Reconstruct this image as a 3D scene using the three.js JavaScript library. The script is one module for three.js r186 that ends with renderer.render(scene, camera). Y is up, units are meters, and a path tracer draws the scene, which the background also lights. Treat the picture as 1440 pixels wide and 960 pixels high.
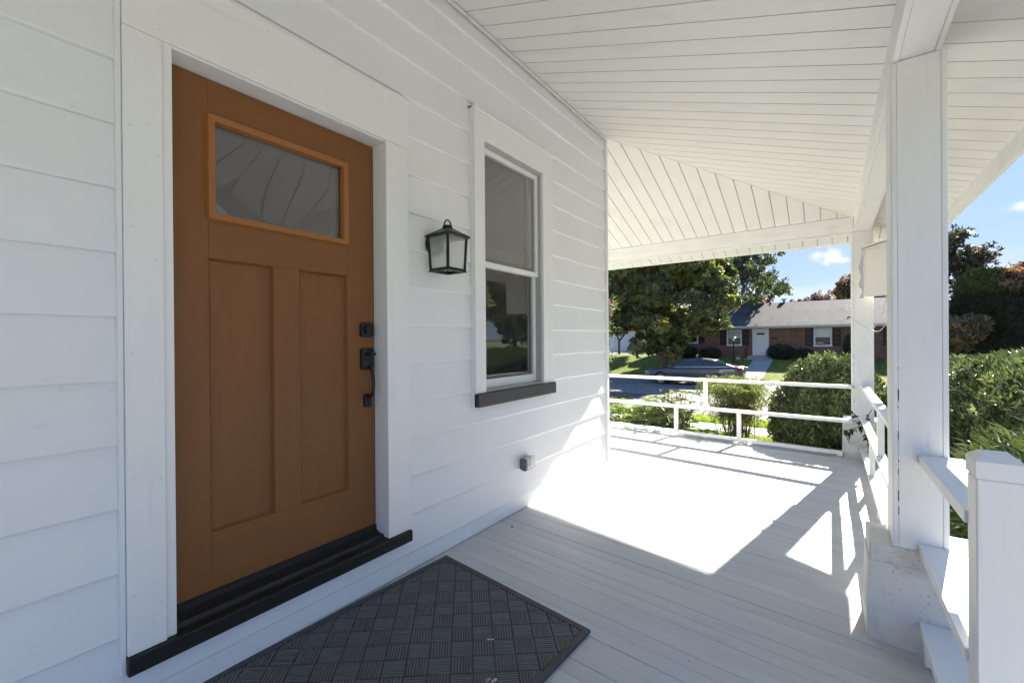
import * as THREE from 'three';
import { mergeGeometries } from 'three/addons/utils/BufferGeometryUtils.js';
import { ImprovedNoise } from 'three/addons/math/ImprovedNoise.js';
import { Brush, Evaluator, SUBTRACTION } from 'three-bvh-csg';

// ------------------------------------------------------------------ camera, sky, sun, exposure
const D2R = Math.PI / 180;
const scene = new THREE.Scene();
const camera = new THREE.PerspectiveCamera(76.3, 1.5015, 0.05, 900);
camera.position.set(1.981, 1.287, 0);
camera.rotation.set(-0.123 * D2R, 36.17 * D2R, -0.437 * D2R, 'YXZ');
const renderer = new THREE.WebGLRenderer({ antialias: true });
renderer.setSize(1024, 682);
renderer.toneMapping = THREE.LinearToneMapping;
renderer.toneMappingExposure = 10.8;
renderer.shadowMap.enabled = true;
const SUN = new THREE.Vector3(0.197, 0.59, -1).normalize();
const sun = new THREE.DirectionalLight(new THREE.Color(1, 0.93, 0.82), 2.05);
sun.position.copy(SUN).multiplyScalar(60);
sun.castShadow = true;
sun.shadow.radius = 1;
sun.shadow.mapSize.set(4096, 4096);
Object.assign(sun.shadow.camera, { left: -30, right: 30, top: 30, bottom: -30, near: 1, far: 140 });
scene.add(sun, sun.target);

const noise3 = new ImprovedNoise();
const nz = (x, y, z) => noise3.noise(x + 31.7, y + 57.3, z + 11.9);
const fbm = (x, y, z, o = 4) => { let s = 0, a = 0.5; for (let i = 0; i < o; i++) { s += a * nz(x, y, z); x *= 2.03; y *= 2.03; z *= 2.03; a *= 0.5; } return s; };
const smooth = (a, b, x) => { const t = Math.min(1, Math.max(0, (x - a) / (b - a))); return t * t * (3 - 2 * t); };
const mix = (a, b, t) => a + (b - a) * t;
function rng(seed) { let s = seed >>> 0; return () => { s = (s + 0x6d2b79f5) | 0; let t = Math.imul(s ^ (s >>> 15), 1 | s); t = (t + Math.imul(t ^ (t >>> 7), 61 | t)) ^ t; return ((t ^ (t >>> 14)) >>> 0) / 4294967296; }; }

{ // clear autumn sky with a few small fair-weather clouds
  const W = 2048, H = 1024, data = new Float32Array(W * H * 4), r = rng(5);
  const puffs = [[0.3, 8.5, 2.0, 1.0], [13.1, 16.1, 0.95, 0.8], [10.7, 13.2, 1.2, 0.45], [13.9, 11.0, 1.0, 0.7]];
  for (let i = 0; i < 46; i++) puffs.push([r() * 360, 7 + r() * 30, 1 + r() * 3.4, 0.6 + r() * 1.4]);
  const keep = puffs.filter((p, i) => i < 4 || !((p[0] > 325 || p[0] < 22) && p[1] < 24));
  for (let j = 0; j < H; j++) {
    const el = (j + 0.5) / H * 180 - 90, sy = Math.sin(el * D2R), cy = Math.cos(el * D2R);
    for (let i = 0; i < W; i++) {
      const ph = ((i + 0.5) / W - 0.5) * 2 * Math.PI, x = cy * Math.cos(ph), z = cy * Math.sin(ph);
      const az = ((Math.atan2(x, -z) / D2R) + 360) % 360;
      const e = Math.max(0, el), t = 1 - Math.exp(-e / 8), t2 = smooth(15, 90, e);
      let R = mix(0.64, 0.165, t), G = mix(0.77, 0.37, t), B = mix(0.93, 0.83, t);
      R = mix(R, 0.1, t2); G = mix(G, 0.22, t2); B = mix(B, 0.52, t2);
      const cs = x * SUN.x + sy * SUN.y + z * SUN.z, glow = Math.pow(Math.max(0, cs), 6) * 0.22;  // the brighter air round the sun
      R += glow * 1.0; G += glow * 0.95; B += glow * 0.8;
      let c = 0;
      for (const [pa, pe, pw, phh] of keep) {
        const da = ((az - pa + 540) % 360) - 180;
        if (Math.abs(da) > pw * 2.5 || Math.abs(el - pe) > phh * 2.5) continue;
        const n = fbm(az * 0.55, el * 1.0, pa, 5) * 1.5;
        const flat = el < pe ? 1.35 : 1;
        c = Math.max(c, smooth(0.0, 0.75, 1 - Math.hypot(da / pw, (el - pe) / phh * flat) + n));
      }
      const wisp = smooth(0.02, 0.42, fbm(x * 5, sy * 22, z * 5, 5)) * smooth(22, 4, el) * smooth(-1, 3, el) * 0.55;
      c = Math.max(c * 0.9, wisp);
      R = mix(R, 1.0, c); G = mix(G, 0.99, c); B = mix(B, 1.0, c);
      if (el < 0) { R = 0.20; G = 0.21; B = 0.20; }
      const k = (j * W + i) * 4, S = 1 / 8.7;
      data[k] = R * S; data[k + 1] = G * S; data[k + 2] = B * S; data[k + 3] = 1;
    }
  }
  const sky = new THREE.DataTexture(data, W, H, THREE.RGBAFormat, THREE.FloatType);
  sky.mapping = THREE.EquirectangularReflectionMapping; sky.magFilter = THREE.LinearFilter; sky.minFilter = THREE.LinearFilter;
  sky.needsUpdate = true; scene.background = sky; scene.environment = sky;
}

// ------------------------------------------------------------------ helpers
const used = new Map();
function numbered(name, parent) {
  const key = parent === scene ? name : null;
  if (!key) return name;
  const n = used.get(key) || 0; used.set(key, n + 1);
  return n ? `${name}_${String(n).padStart(3, '0')}` : name;
}
function mesh(name, geo, mat, parent = scene) {
  const g = Array.isArray(geo) ? (geo.length > 1 ? mergeGeometries(geo.map((q) => q.index ? q.toNonIndexed() : q)) : geo[0]) : geo;
  const m = new THREE.Mesh(g, mat); m.name = numbered(name, parent); m.castShadow = m.receiveShadow = true; parent.add(m); return m;
}
function thing(name, label, category, pos = [0, 0, 0], turn = 0, group) {
  const o = new THREE.Group(); o.name = numbered(name, scene); o.position.set(...pos); o.rotation.y = turn; scene.add(o);
  o.userData = { label, category }; if (group) o.userData.group = group; return o;
}
function tag(o, label, category, group) { o.userData.label = label; o.userData.category = category; if (group) o.userData.group = group; return o; }
function structure(o, label, category) { o.userData.kind = 'structure'; if (label) o.userData.label = label; if (category) o.userData.category = category; return o; }
function sgroup(name, label, category) { const o = new THREE.Group(); o.name = numbered(name, scene); scene.add(o); return structure(o, label, category); }
function geoFrom(tris, uvs) { // flat list of vertex triples
  const g = new THREE.BufferGeometry();
  g.setAttribute('position', new THREE.Float32BufferAttribute(tris, 3));
  if (uvs) g.setAttribute('uv', new THREE.Float32BufferAttribute(uvs, 2));
  g.computeVertexNormals(); return g;
}
const rUV = rng(77);
function boxUV(g, long = null, jitter = true) { // uv in metres by face direction; u runs along the long axis
  if (g.index) g = g.toNonIndexed();
  g.computeBoundingBox(); const s = g.boundingBox.getSize(new THREE.Vector3()).toArray(), P = g.attributes.position, N = g.attributes.normal, uv = new Float32Array(P.count * 2);
  const o1 = jitter ? rUV() * 7 : 0, o2 = jitter ? rUV() * 7 : 0;
  for (let i = 0; i < P.count; i++) {
    const n = [Math.abs(N.getX(i)), Math.abs(N.getY(i)), Math.abs(N.getZ(i))], k = n.indexOf(Math.max(...n)), ax = [0, 1, 2].filter((a) => a !== k);
    if (long !== null ? ax[1] === long : s[ax[1]] > s[ax[0]]) ax.reverse();
    const p = [P.getX(i), P.getY(i), P.getZ(i)];
    uv[2 * i] = p[ax[0]] + o1; uv[2 * i + 1] = p[ax[1]] + o2;
  }
  g.setAttribute('uv', new THREE.BufferAttribute(uv, 2)); return g;
}
function hexa(c8, c = 0) { // c8: 8 corners indexed by bits x=1,y=2,z=4
  const t = []; const q = (a, b, d, e) => { for (const k of [a, b, d, a, d, e]) t.push(...c8[k]); };
  q(0, 4, 6, 2); q(1, 3, 7, 5); q(0, 1, 5, 4); q(2, 6, 7, 3); q(0, 2, 3, 1); q(4, 5, 7, 6);
  return boxUV(geoFrom(t));
}
function cbox(x0, x1, y0, y1, z0, z1, c = 0.003, long = null) { // box with chamfered edges
  if (z1 < z0) [z0, z1] = [z1, z0]; if (x1 < x0) [x0, x1] = [x1, x0];
  const w = (x1 - x0) / 2, h = (y1 - y0) / 2, d = (z1 - z0) / 2; c = Math.min(c, w * 0.45, h * 0.45, d * 0.45);
  const V = {}, t = [];
  for (const sx of [-1, 1]) for (const sy of [-1, 1]) for (const sz of [-1, 1]) {
    V[[sx, sy, sz, 0]] = [sx * w, sy * (h - c), sz * (d - c)]; V[[sx, sy, sz, 1]] = [sx * (w - c), sy * h, sz * (d - c)]; V[[sx, sy, sz, 2]] = [sx * (w - c), sy * (h - c), sz * d];
  }
  const tri = (a, b, e) => {
    const A = new THREE.Vector3(...a), B = new THREE.Vector3(...b), E = new THREE.Vector3(...e), n = B.clone().sub(A).cross(E.clone().sub(A)), m = A.clone().add(B).add(E);
    t.push(...(n.dot(m) > 0 ? [a, b, e] : [a, e, b]).flat());
  };
  const quad = (a, b, e, f) => { tri(a, b, e); tri(a, e, f); };
  for (const s of [-1, 1]) {
    quad(V[[s, -1, -1, 0]], V[[s, 1, -1, 0]], V[[s, 1, 1, 0]], V[[s, -1, 1, 0]]);
    quad(V[[-1, s, -1, 1]], V[[1, s, -1, 1]], V[[1, s, 1, 1]], V[[-1, s, 1, 1]]);
    quad(V[[-1, -1, s, 2]], V[[1, -1, s, 2]], V[[1, 1, s, 2]], V[[-1, 1, s, 2]]);
    for (const r of [-1, 1]) {
      quad(V[[s, r, -1, 0]], V[[s, r, 1, 0]], V[[s, r, 1, 1]], V[[s, r, -1, 1]]);
      quad(V[[s, -1, r, 0]], V[[s, 1, r, 0]], V[[s, 1, r, 2]], V[[s, -1, r, 2]]);
      quad(V[[-1, s, r, 1]], V[[1, s, r, 1]], V[[1, s, r, 2]], V[[-1, s, r, 2]]);
      for (const q of [-1, 1]) tri(V[[s, r, q, 0]], V[[s, r, q, 1]], V[[s, r, q, 2]]);
    }
  }
  const g = geoFrom(t); g.translate((x0 + x1) / 2, (y0 + y1) / 2, (z0 + z1) / 2);
  return boxUV(g, long);
}
function prismPlan(poly, yf, th, long = null) { // plan polygon [x,z] with lower face on yf(x,z), th thick upwards
  let area = 0; poly.forEach((p, i) => { const q = poly[(i + 1) % poly.length]; area += p[0] * q[1] - q[0] * p[1]; });
  if (area < 0) poly = [...poly].reverse();
  const t = [], n = poly.length, lo = poly.map(([x, z]) => [x, yf(x, z), z]), hi = lo.map(([x, y, z]) => [x, y + th, z]);
  for (let i = 1; i < n - 1; i++) { t.push(...lo[0], ...lo[i], ...lo[i + 1]); t.push(...hi[0], ...hi[i + 1], ...hi[i]); }
  for (let i = 0; i < n; i++) { const j = (i + 1) % n; t.push(...lo[i], ...hi[i], ...hi[j], ...lo[i], ...hi[j], ...lo[j]); }
  return boxUV(geoFrom(t), long);
}
function clipPoly(poly, a, b, c) { // keep a*x + b*z <= c
  const out = [];
  poly.forEach((p, i) => {
    const q = poly[(i + 1) % poly.length], dp = a * p[0] + b * p[1] - c, dq = a * q[0] + b * q[1] - c;
    if (dp <= 0) out.push(p);
    if (dp * dq < 0) { const s = dp / (dp - dq); out.push([p[0] + s * (q[0] - p[0]), p[1] + s * (q[1] - p[1])]); }
  });
  return out;
}
function extrudeZ(poly, z0, z1, long = 2) { // polygon in (x, y), counter-clockwise, run along z
  let area = 0; poly.forEach((p, i) => { const q = poly[(i + 1) % poly.length]; area += p[0] * q[1] - q[0] * p[1]; });
  if (area < 0) poly = [...poly].reverse();
  const t = [], n = poly.length;
  for (let i = 1; i < n - 1; i++) { t.push(...poly[0], z1, ...poly[i], z1, ...poly[i + 1], z1); t.push(...poly[0], z0, ...poly[i + 1], z0, ...poly[i], z0); }
  for (let i = 0; i < n; i++) { const a = poly[i], b = poly[(i + 1) % n]; t.push(...a, z1, ...a, z0, ...b, z0, ...a, z1, ...b, z0, ...b, z1); }
  return boxUV(geoFrom(t), long);
}
function tube(pts, r, seg = 24, rad = 8) { return new THREE.TubeGeometry(new THREE.CatmullRomCurve3(pts.map((p) => new THREE.Vector3(...p))), seg, r, rad).toNonIndexed(); }
function taperTube(a, b, ra, rb, rad = 6) {
  const A = new THREE.Vector3(...a), B = new THREE.Vector3(...b), d = B.clone().sub(A), g = new THREE.CylinderGeometry(rb, ra, d.length(), rad, 1, true);
  g.translate(0, d.length() / 2, 0); g.applyQuaternion(new THREE.Quaternion().setFromUnitVectors(new THREE.Vector3(0, 1, 0), d.normalize())); g.translate(A.x, A.y, A.z);
  return g.toNonIndexed();
}

// ------------------------------------------------------------------ textures (all tileable, colour and relief of the surfaces)
function tileNoise(seed) { // periodic value noise
  const r = rng(seed), T = new Float32Array(65536).map(() => r());
  return (x, y, px, py) => {
    const xi = Math.floor(x), yi = Math.floor(y), fx = x - xi, fy = y - yi, u = fx * fx * (3 - 2 * fx), v = fy * fy * (3 - 2 * fy);
    const h = (a, b) => T[((((a % px) + px) % px) * 157 + (((b % py) + py) % py) * 263 + seed) & 65535];
    return mix(mix(h(xi, yi), h(xi + 1, yi), u), mix(h(xi, yi + 1), h(xi + 1, yi + 1), u), v);
  };
}
function tex(N, size, f, srgb = true) { // f(u, v) in 0..1 -> [r, g, b] linear or sRGB 0..1 ; size in metres [x, y]
  const d = new Uint8Array(N * N * 4);
  for (let j = 0; j < N; j++) for (let i = 0; i < N; i++) {
    let c = f(i / N, j / N); if (!Array.isArray(c)) c = [c, c, c];
    const k = (j * N + i) * 4;
    for (let q = 0; q < 3; q++) { let v = Math.min(1, Math.max(0, c[q])); if (srgb) v = v <= 0.0031308 ? v * 12.92 : 1.055 * Math.pow(v, 1 / 2.4) - 0.055; d[k + q] = Math.round(v * 255); }
    d[k + 3] = 255;
  }
  const t = new THREE.DataTexture(d, N, N); t.wrapS = t.wrapT = THREE.RepeatWrapping; t.magFilter = THREE.LinearFilter; t.minFilter = THREE.LinearMipmapLinearFilter; t.generateMipmaps = true;
  if (srgb) t.colorSpace = THREE.SRGBColorSpace;
  t.repeat.set(1 / size[0], 1 / size[1]); t.needsUpdate = true; return t;
}
const tn = tileNoise(9), tn2 = tileNoise(21);
const F = (u, v, a, b, o = 4, n = tn) => { let s = 0, w = 0.5, t = 0; for (let i = 0; i < o; i++) { s += w * n(u * a, v * b, a, b); t += w; a *= 2; b *= 2; w *= 0.5; } return s / t; };
const grain = (u, v) => F(u, v, 4, 96, 3) * 0.7 + F(u, v, 24, 24, 3, tn2) * 0.3;
const T = {
  paintBump: tex(512, [1.4, 0.35], (u, v) => grain(u, v), false),
  paintCol: tex(512, [1.7, 1.1], (u, v) => { // old white paint: grey scuffs and a few bare specks
    const a = F(u, v, 5, 7, 5), sp = F(u, v, 90, 90, 2, tn2) > 0.92 ? 0.12 : 0, d = smooth(0.56, 0.8, a) * 0.06 + smooth(0.7, 0.85, F(u, v, 6, 46, 3, tn2)) * 0.07;
    const k = 0.84 * (1 - d) * (1 - sp); return [k, k * 0.992, k * 0.965];
  }),
  sidingCol: tex(512, [2.3, 1.3], (u, v) => { const k = 0.835 - 0.035 * F(u, v, 5, 5, 5) - (F(u, v, 60, 60, 2, tn2) > 0.87 ? 0.05 : 0); return [k, k, k * 0.995]; }),
  sidingBump: tex(512, [0.9, 0.5], (u, v) => F(u, v, 6, 60, 3) * 0.5 + F(u, v, 3, 3, 2, tn2) * 0.5, false),
  ceilCol: tex(512, [2.9, 1.7], (u, v) => { const k = 0.8 - 0.05 * F(u, v, 4, 6, 5) - smooth(0.62, 0.85, F(u, v, 7, 9, 4, tn2)) * 0.06; return [k, k * 0.982, k * 0.945]; }),
  floorCol: tex(1024, [2.6, 1.5], (u, v) => { // grey deck paint, scuffed through in places
    const a = F(u, v, 6, 8, 5), b = F(u, v, 14, 120, 3, tn2), sp = F(u, v, 130, 130, 2) > 0.87 ? -0.1 : 0;
    const worn = smooth(0.6, 0.78, a * 0.6 + b * 0.4) * 0.07, dk = smooth(0.62, 0.8, F(u, v, 9, 30, 4, tn2)) * 0.09;
    const k = 0.535 + (a - 0.5) * 0.09 + worn * 0.45 - dk * 0.4 + sp * 0.7; return [k * 0.985, k * 0.99, k * 0.985];
  }),
  floorBump: tex(512, [1.1, 0.3], (u, v) => grain(u, v) * 0.8 + F(u, v, 60, 60, 2, tn2) * 0.2, false),
  doorCol: tex(512, [1.1, 0.34], (u, v) => { // stained fibreglass grain
    const g = F(u, v, 3, 90, 3), f = F(u, v, 8, 160, 2, tn2), m = F(u, v, 3, 5, 3, tn2), k = 0.87 + g * 0.13 + (f - 0.5) * 0.1 + (m - 0.5) * 0.14;
    return [0.222 * k, 0.087 * k, 0.021 * k];
  }),
  doorBump: tex(512, [1.1, 0.34], (u, v) => F(u, v, 3, 90, 3) * 0.6 + F(u, v, 8, 160, 2, tn2) * 0.4, false),
  concrete: tex(512, [0.8, 0.8], (u, v) => { // painted masonry, pitted and stained
    const a = F(u, v, 5, 5, 5), pit = F(u, v, 70, 70, 3, tn2), st = smooth(0.55, 0.8, F(u, v, 4, 4, 4, tn2)), k = (0.7 - st * 0.2 + (a - 0.5) * 0.14) * (1 - 0.28 * smooth(0.72, 0.86, pit)); return [k, k * 0.985, k * 0.95];
  }),
  concreteBump: tex(512, [0.8, 0.8], (u, v) => 0.7 * (1 - smooth(0.72, 0.84, F(u, v, 70, 70, 3, tn2))) + F(u, v, 64, 64, 3) * 0.3, false),
  asphalt: tex(1024, [7, 7], (u, v) => { const a = F(u, v, 4, 4, 5), b = F(u, v, 200, 200, 2, tn2), k = 0.175 + (a - 0.5) * 0.07 + (b - 0.5) * 0.09; return [k * 1.08, k, k * 0.95]; }),
  pavement: tex(512, [2.5, 2.5], (u, v) => { const k = 0.38 + (F(u, v, 5, 5, 5) - 0.5) * 0.14 + (F(u, v, 120, 120, 2, tn2) - 0.5) * 0.1; return [k * 1.03, k, k * 0.95]; }),
  lawn: tex(1024, [5, 5], (u, v) => {
    const a = F(u, v, 5, 5, 5), b = F(u, v, 160, 160, 3, tn2), d = smooth(0.6, 0.8, F(u, v, 9, 9, 4, tn2)), k = 0.72 + (a - 0.5) * 0.5 + (b - 0.5) * 0.9;
    return [mix(0.115, 0.15, d) * k, mix(0.145, 0.135, d) * k, 0.022 * k];
  }),
  soil: tex(512, [2, 2], (u, v) => { const k = 0.06 + F(u, v, 12, 12, 5) * 0.09 + (F(u, v, 90, 90, 2, tn2) - 0.5) * 0.06; return [k * 1.25, k, k * 0.75]; }),
  shingle: tex(1024, [5, 2.4], (u, v) => {
    const rows = 16, r = Math.floor(v * rows), c = Math.floor(u * 26 + (r % 2) * 0.5), h = tn((c % 26) + 0.01, r + 0.01, 26, 16), edge = (v * rows) % 1 < 0.12 ? 0.72 : 1;
    const st = smooth(0.5, 0.8, F(u, v, 16, 3, 4, tn2)), k = (0.085 + (h - 0.5) * 0.045 + (F(u, v, 4, 4, 4) - 0.5) * 0.06 - st * 0.03) * edge; return [k * 1.08, k, k * 1.04];
  }),
  brick: tex(1024, [1.6, 1.072], (u, v) => {
    const rows = 16, r = Math.floor(v * rows), cu = u * 8 + (r % 2) * 0.5, c = Math.floor(cu) % 8, fx = cu % 1, fy = (v * rows) % 1;
    if (fx < 0.05 || fy < 0.15) return [0.3, 0.27, 0.24];
    const h = tn2(c + 0.01, r + 0.01, 8, 16), k = 0.7 + h * 0.6 + (F(u, v, 60, 60, 2) - 0.5) * 0.3; return [0.19 * k, mix(0.075, 0.095, h) * k, 0.052 * k];
  }),
  bark: tex(256, [0.8, 0.8], (u, v) => { const k = 0.4 + F(u, v, 40, 5, 4) * 0.9; return [0.13 * k, 0.1 * k, 0.075 * k]; }),
  rubber: tex(512, [0.6, 0.6], (u, v) => { const k = 0.11 + F(u, v, 6, 6, 5) * 0.09 + smooth(0.66, 0.9, F(u, v, 70, 70, 3, tn2)) * 0.08; return [k, k * 0.97, k * 0.95]; }),
  wave: tex(256, [0.9, 0.9], (u, v) => F(u, v, 4, 3, 2), false),
};
const ms = (o) => new THREE.MeshStandardMaterial(o), mp = (o) => new THREE.MeshPhysicalMaterial(o);
const col = (r, g, b) => new THREE.Color().setRGB(r, g, b);
const M = {
  siding: ms({ map: T.sidingCol, bumpMap: T.sidingBump, bumpScale: 0.0006, roughness: 0.5 }),
  trim: ms({ map: T.sidingCol, bumpMap: T.sidingBump, bumpScale: 0.0004, roughness: 0.42 }),
  paint: ms({ map: T.paintCol, bumpMap: T.paintBump, bumpScale: 0.0006, roughness: 0.5 }),
  ceil: ms({ map: T.ceilCol, roughness: 0.5, bumpMap: T.sidingBump, bumpScale: 0.0003 }),
  deck: ms({ color: col(0.42, 0.4, 0.36), roughness: 0.9 }),
  floor: [0.965, 1, 1.03].map((k) => ms({ map: T.floorCol, color: col(k, k, k), bumpMap: T.floorBump, bumpScale: 0.0016, roughness: 0.5 })),
  dark: ms({ color: col(0.05, 0.045, 0.04), roughness: 0.9 }),
  interior: ms({ color: col(0.3, 0.28, 0.25), roughness: 0.9 }),
  door: mp({ map: T.doorCol, bumpMap: T.doorBump, bumpScale: 0.0006, roughness: 0.58 }),
  doorLite: mp({ color: col(0.33, 0.125, 0.03), roughness: 0.38, bumpMap: T.doorBump, bumpScale: 0.0003 }),
  black: ms({ color: col(0.012, 0.011, 0.011), roughness: 0.38, metalness: 0.1 }),
  sill: ms({ color: col(0.008, 0.0075, 0.007), roughness: 0.5, bumpMap: T.paintBump, bumpScale: 0.0008 }),
  charcoal: ms({ color: col(0.05, 0.05, 0.052), roughness: 0.55, bumpMap: T.paintBump, bumpScale: 0.0006 }),
  iron: ms({ color: col(0.022, 0.022, 0.022), roughness: 0.45, metalness: 0.4 }),
  glass: mp({ color: 0xffffff, transmission: 1, thickness: 0, roughness: 0.015, ior: 1.75 }),
  doorGlass: mp({ color: 0xffffff, transmission: 1, thickness: 0, roughness: 0.02, ior: 2.05, bumpMap: T.wave, bumpScale: 0.0005 }),
  seedGlass: mp({ color: col(0.92, 0.92, 0.9), transmission: 0.82, thickness: 0, roughness: 0.42, ior: 1.5, bumpMap: T.wave, bumpScale: 0.002 }),
  greyMetal: ms({ color: col(0.42, 0.42, 0.4), roughness: 0.45, metalness: 0.2 }),
  clearPlastic: mp({ color: col(0.8, 0.8, 0.78), transmission: 0.75, thickness: 0, roughness: 0.18 }),
  outletGrey: ms({ color: col(0.16, 0.16, 0.16), roughness: 0.5 }),
  pedestal: ms({ map: T.concrete, bumpMap: T.concreteBump, bumpScale: 0.003, roughness: 0.75 }),
  beige: ms({ color: col(0.72, 0.7, 0.65), roughness: 0.5, bumpMap: T.sidingBump, bumpScale: 0.0006 }),
  wire: ms({ color: col(0.55, 0.54, 0.5), roughness: 0.6 }),
  rubber: ms({ map: T.rubber, roughness: 0.62 }),
  rubberBase: ms({ map: T.rubber, color: col(0.55, 0.55, 0.55), roughness: 0.75 }),
  rubberEdge: ms({ map: T.rubber, color: col(0.42, 0.42, 0.44), roughness: 0.7 }),
  chip: ms({ color: col(0.08, 0.065, 0.05), roughness: 0.9 }),
  paper: ms({ color: col(0.7, 0.69, 0.66), roughness: 0.8 }),
  asphalt: ms({ map: T.asphalt, roughness: 0.9 }), pavement: ms({ map: T.pavement, roughness: 0.9 }), lawn: ms({ map: T.lawn, roughness: 0.95 }), soil: ms({ map: T.soil, roughness: 1 }),
  shingle: ms({ map: T.shingle, roughness: 0.9 }), brick: ms({ map: T.brick, roughness: 0.9, bumpMap: T.brick, bumpScale: 0.004 }),
  white: ms({ color: col(0.78, 0.78, 0.77), roughness: 0.5 }), offwhite: ms({ color: col(0.66, 0.65, 0.62), roughness: 0.6 }),
  shutter: ms({ color: col(0.009, 0.011, 0.013), roughness: 0.6 }),
  roomDark: ms({ color: col(0.12, 0.12, 0.13), roughness: 0.9 }),
  bark: ms({ map: T.bark, roughness: 0.95, bumpMap: T.bark, bumpScale: 0.01 }), twig: ms({ color: col(0.12, 0.085, 0.06), roughness: 0.9 }),
  leaf: mp({ color: 0xffffff, roughness: 0.95, transmission: 0.45, thickness: 0, clearcoat: 0.45, clearcoatRoughness: 0.35 }),
  gloss: mp({ color: 0xffffff, roughness: 0.95, transmission: 0.3, thickness: 0, clearcoat: 0.8, clearcoatRoughness: 0.28 }),
  needle: mp({ color: 0xffffff, roughness: 0.95, transmission: 0.25, thickness: 0, clearcoat: 0.25, clearcoatRoughness: 0.4 }),
};
// ------------------------------------------------------------------ measures (metres; door face at x = 0, deck at the wall y = 0, down the porch = -z)
const XW = 0.085, ZC = -4.3, YC = 3.412, SC = 0.345, XB0 = 2.2125, XB1 = 2.372, XE = 2.857, ZB0 = -6.385, ZB1 = -6.545, ZE = -6.975, YB = 2.515, ZBACK = 2.6, XFAR = -3.4;
const deckY = (x, z) => { const s = Math.max(0, Math.min(1, (ZC - z) / 2.1)), a = -0.05 * s, r = mix(-0.093, -0.107, Math.max(0, Math.min(1, (-2.58 - z) / 3.8))), b = (r - a) / 2.015; return a + b * Math.max(-0.6, (x - XW)); };
const ceilY = (x, z) => YC - SC * Math.max(x - XW, ZC - z);
const groundY = (x, z) => {
  if (z > -11) return mix(-0.85, -1.02, smooth(-6, -11, z));
  if (z > -14.4) return mix(-1.02, -1.09, smooth(-11, -14.4, z));
  if (z > -27.2) return -1.21;
  return mix(-1.08, 0.0, smooth(-27.2, -38, z) * 0.62 + Math.min(1, Math.max(0, (-27.2 - z) / 8.8)) * 0.38);
};
// ------------------------------------------------------------------ ground, street, lawn
{
  const strip = (z0, z1, n, dy = 0, x0 = -60, x1 = 60, nx = 12) => {
    const t = [], uv = [];
    for (let i = 0; i < n; i++) for (let j = 0; j < nx; j++) {
      const za = mix(z0, z1, i / n), zb = mix(z0, z1, (i + 1) / n), xa = mix(x0, x1, j / nx), xb = mix(x0, x1, (j + 1) / nx), e = 1e-4;
      const q = [[xa, groundY(xa, za - e) + dy, za], [xb, groundY(xb, za - e) + dy, za], [xb, groundY(xb, zb + e) + dy, zb], [xa, groundY(xa, zb + e) + dy, zb]];
      for (const k of [0, 1, 2, 0, 2, 3]) { t.push(...q[k]); uv.push(q[k][0], q[k][2]); }
    }
    return geoFrom(t, uv);
  };
  const far = new THREE.PlaneGeometry(1600, 1600); far.rotateX(-Math.PI / 2); far.translate(0, -1.3, 0);
  const ground = structure(mesh('ground', boxUV(far), M.lawn), 'wide green ground reaching to the horizon');
  structure(mesh('lawn', [strip(40, -11, 60)], M.lawn), 'green lawn around the porch');
  structure(mesh('sidewalk', strip(-11.62, -13.02, 2, 0.012), M.pavement), 'pale concrete sidewalk between the shrubs and the street');
  structure(mesh('verge', strip(-11, -14.25, 6), M.lawn), 'grass strip along the near side of the street');
  structure(mesh('street', strip(-14.4, -27.2, 8), M.asphalt), 'sunlit grey street crossing beyond the porch');
  const kerb = sgroup('kerb', 'pale concrete kerbs on both edges of the street');
  mesh('kerb_stone', [cbox(-60, 60, -1.35, -1.085, -14.42, -14.22, 0.02)], M.pavement, kerb); mesh('kerb_stone', [cbox(-60, 60, -1.35, -1.07, -27.36, -27.16, 0.02)], M.pavement, kerb);
  structure(mesh('front_lawn', strip(-27.3, -70, 60), M.lawn), 'bright mown lawn rising to the brick house');
  const walk = strip(-27.3, -35.6, 16, 0.02, -2.35, -1.15, 2);
  structure(mesh('walkway', walk, M.pavement), 'straight concrete walk from the street to the white door');
  structure(mesh('driveway', strip(-27.3, -46, 20, 0.02, -20.5, -14.2, 2), M.pavement), 'pale driveway in front of the white garage');
  structure(mesh('flower_bed', boxUV(new THREE.BoxGeometry(8, 0.06, 2.4).translate(-0.2, -0.87, -7.9)), M.soil), 'brown soil bed along the far railing');
  structure(mesh('side_driveway', boxUV(new THREE.BoxGeometry(8, 0.05, 27).translate(10.2, -0.86, -0.2)), ms({ map: T.pavement, color: col(1.3, 1.3, 1.3), roughness: 0.9 })), 'wide pale concrete driveway beside the house');
  structure(mesh('front_walk', boxUV(new THREE.BoxGeometry(3.4, 0.05, 5.2).translate(4.4, -0.845, 1.6)), M.pavement), 'pale concrete front walk leading to the porch steps');
}
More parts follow.
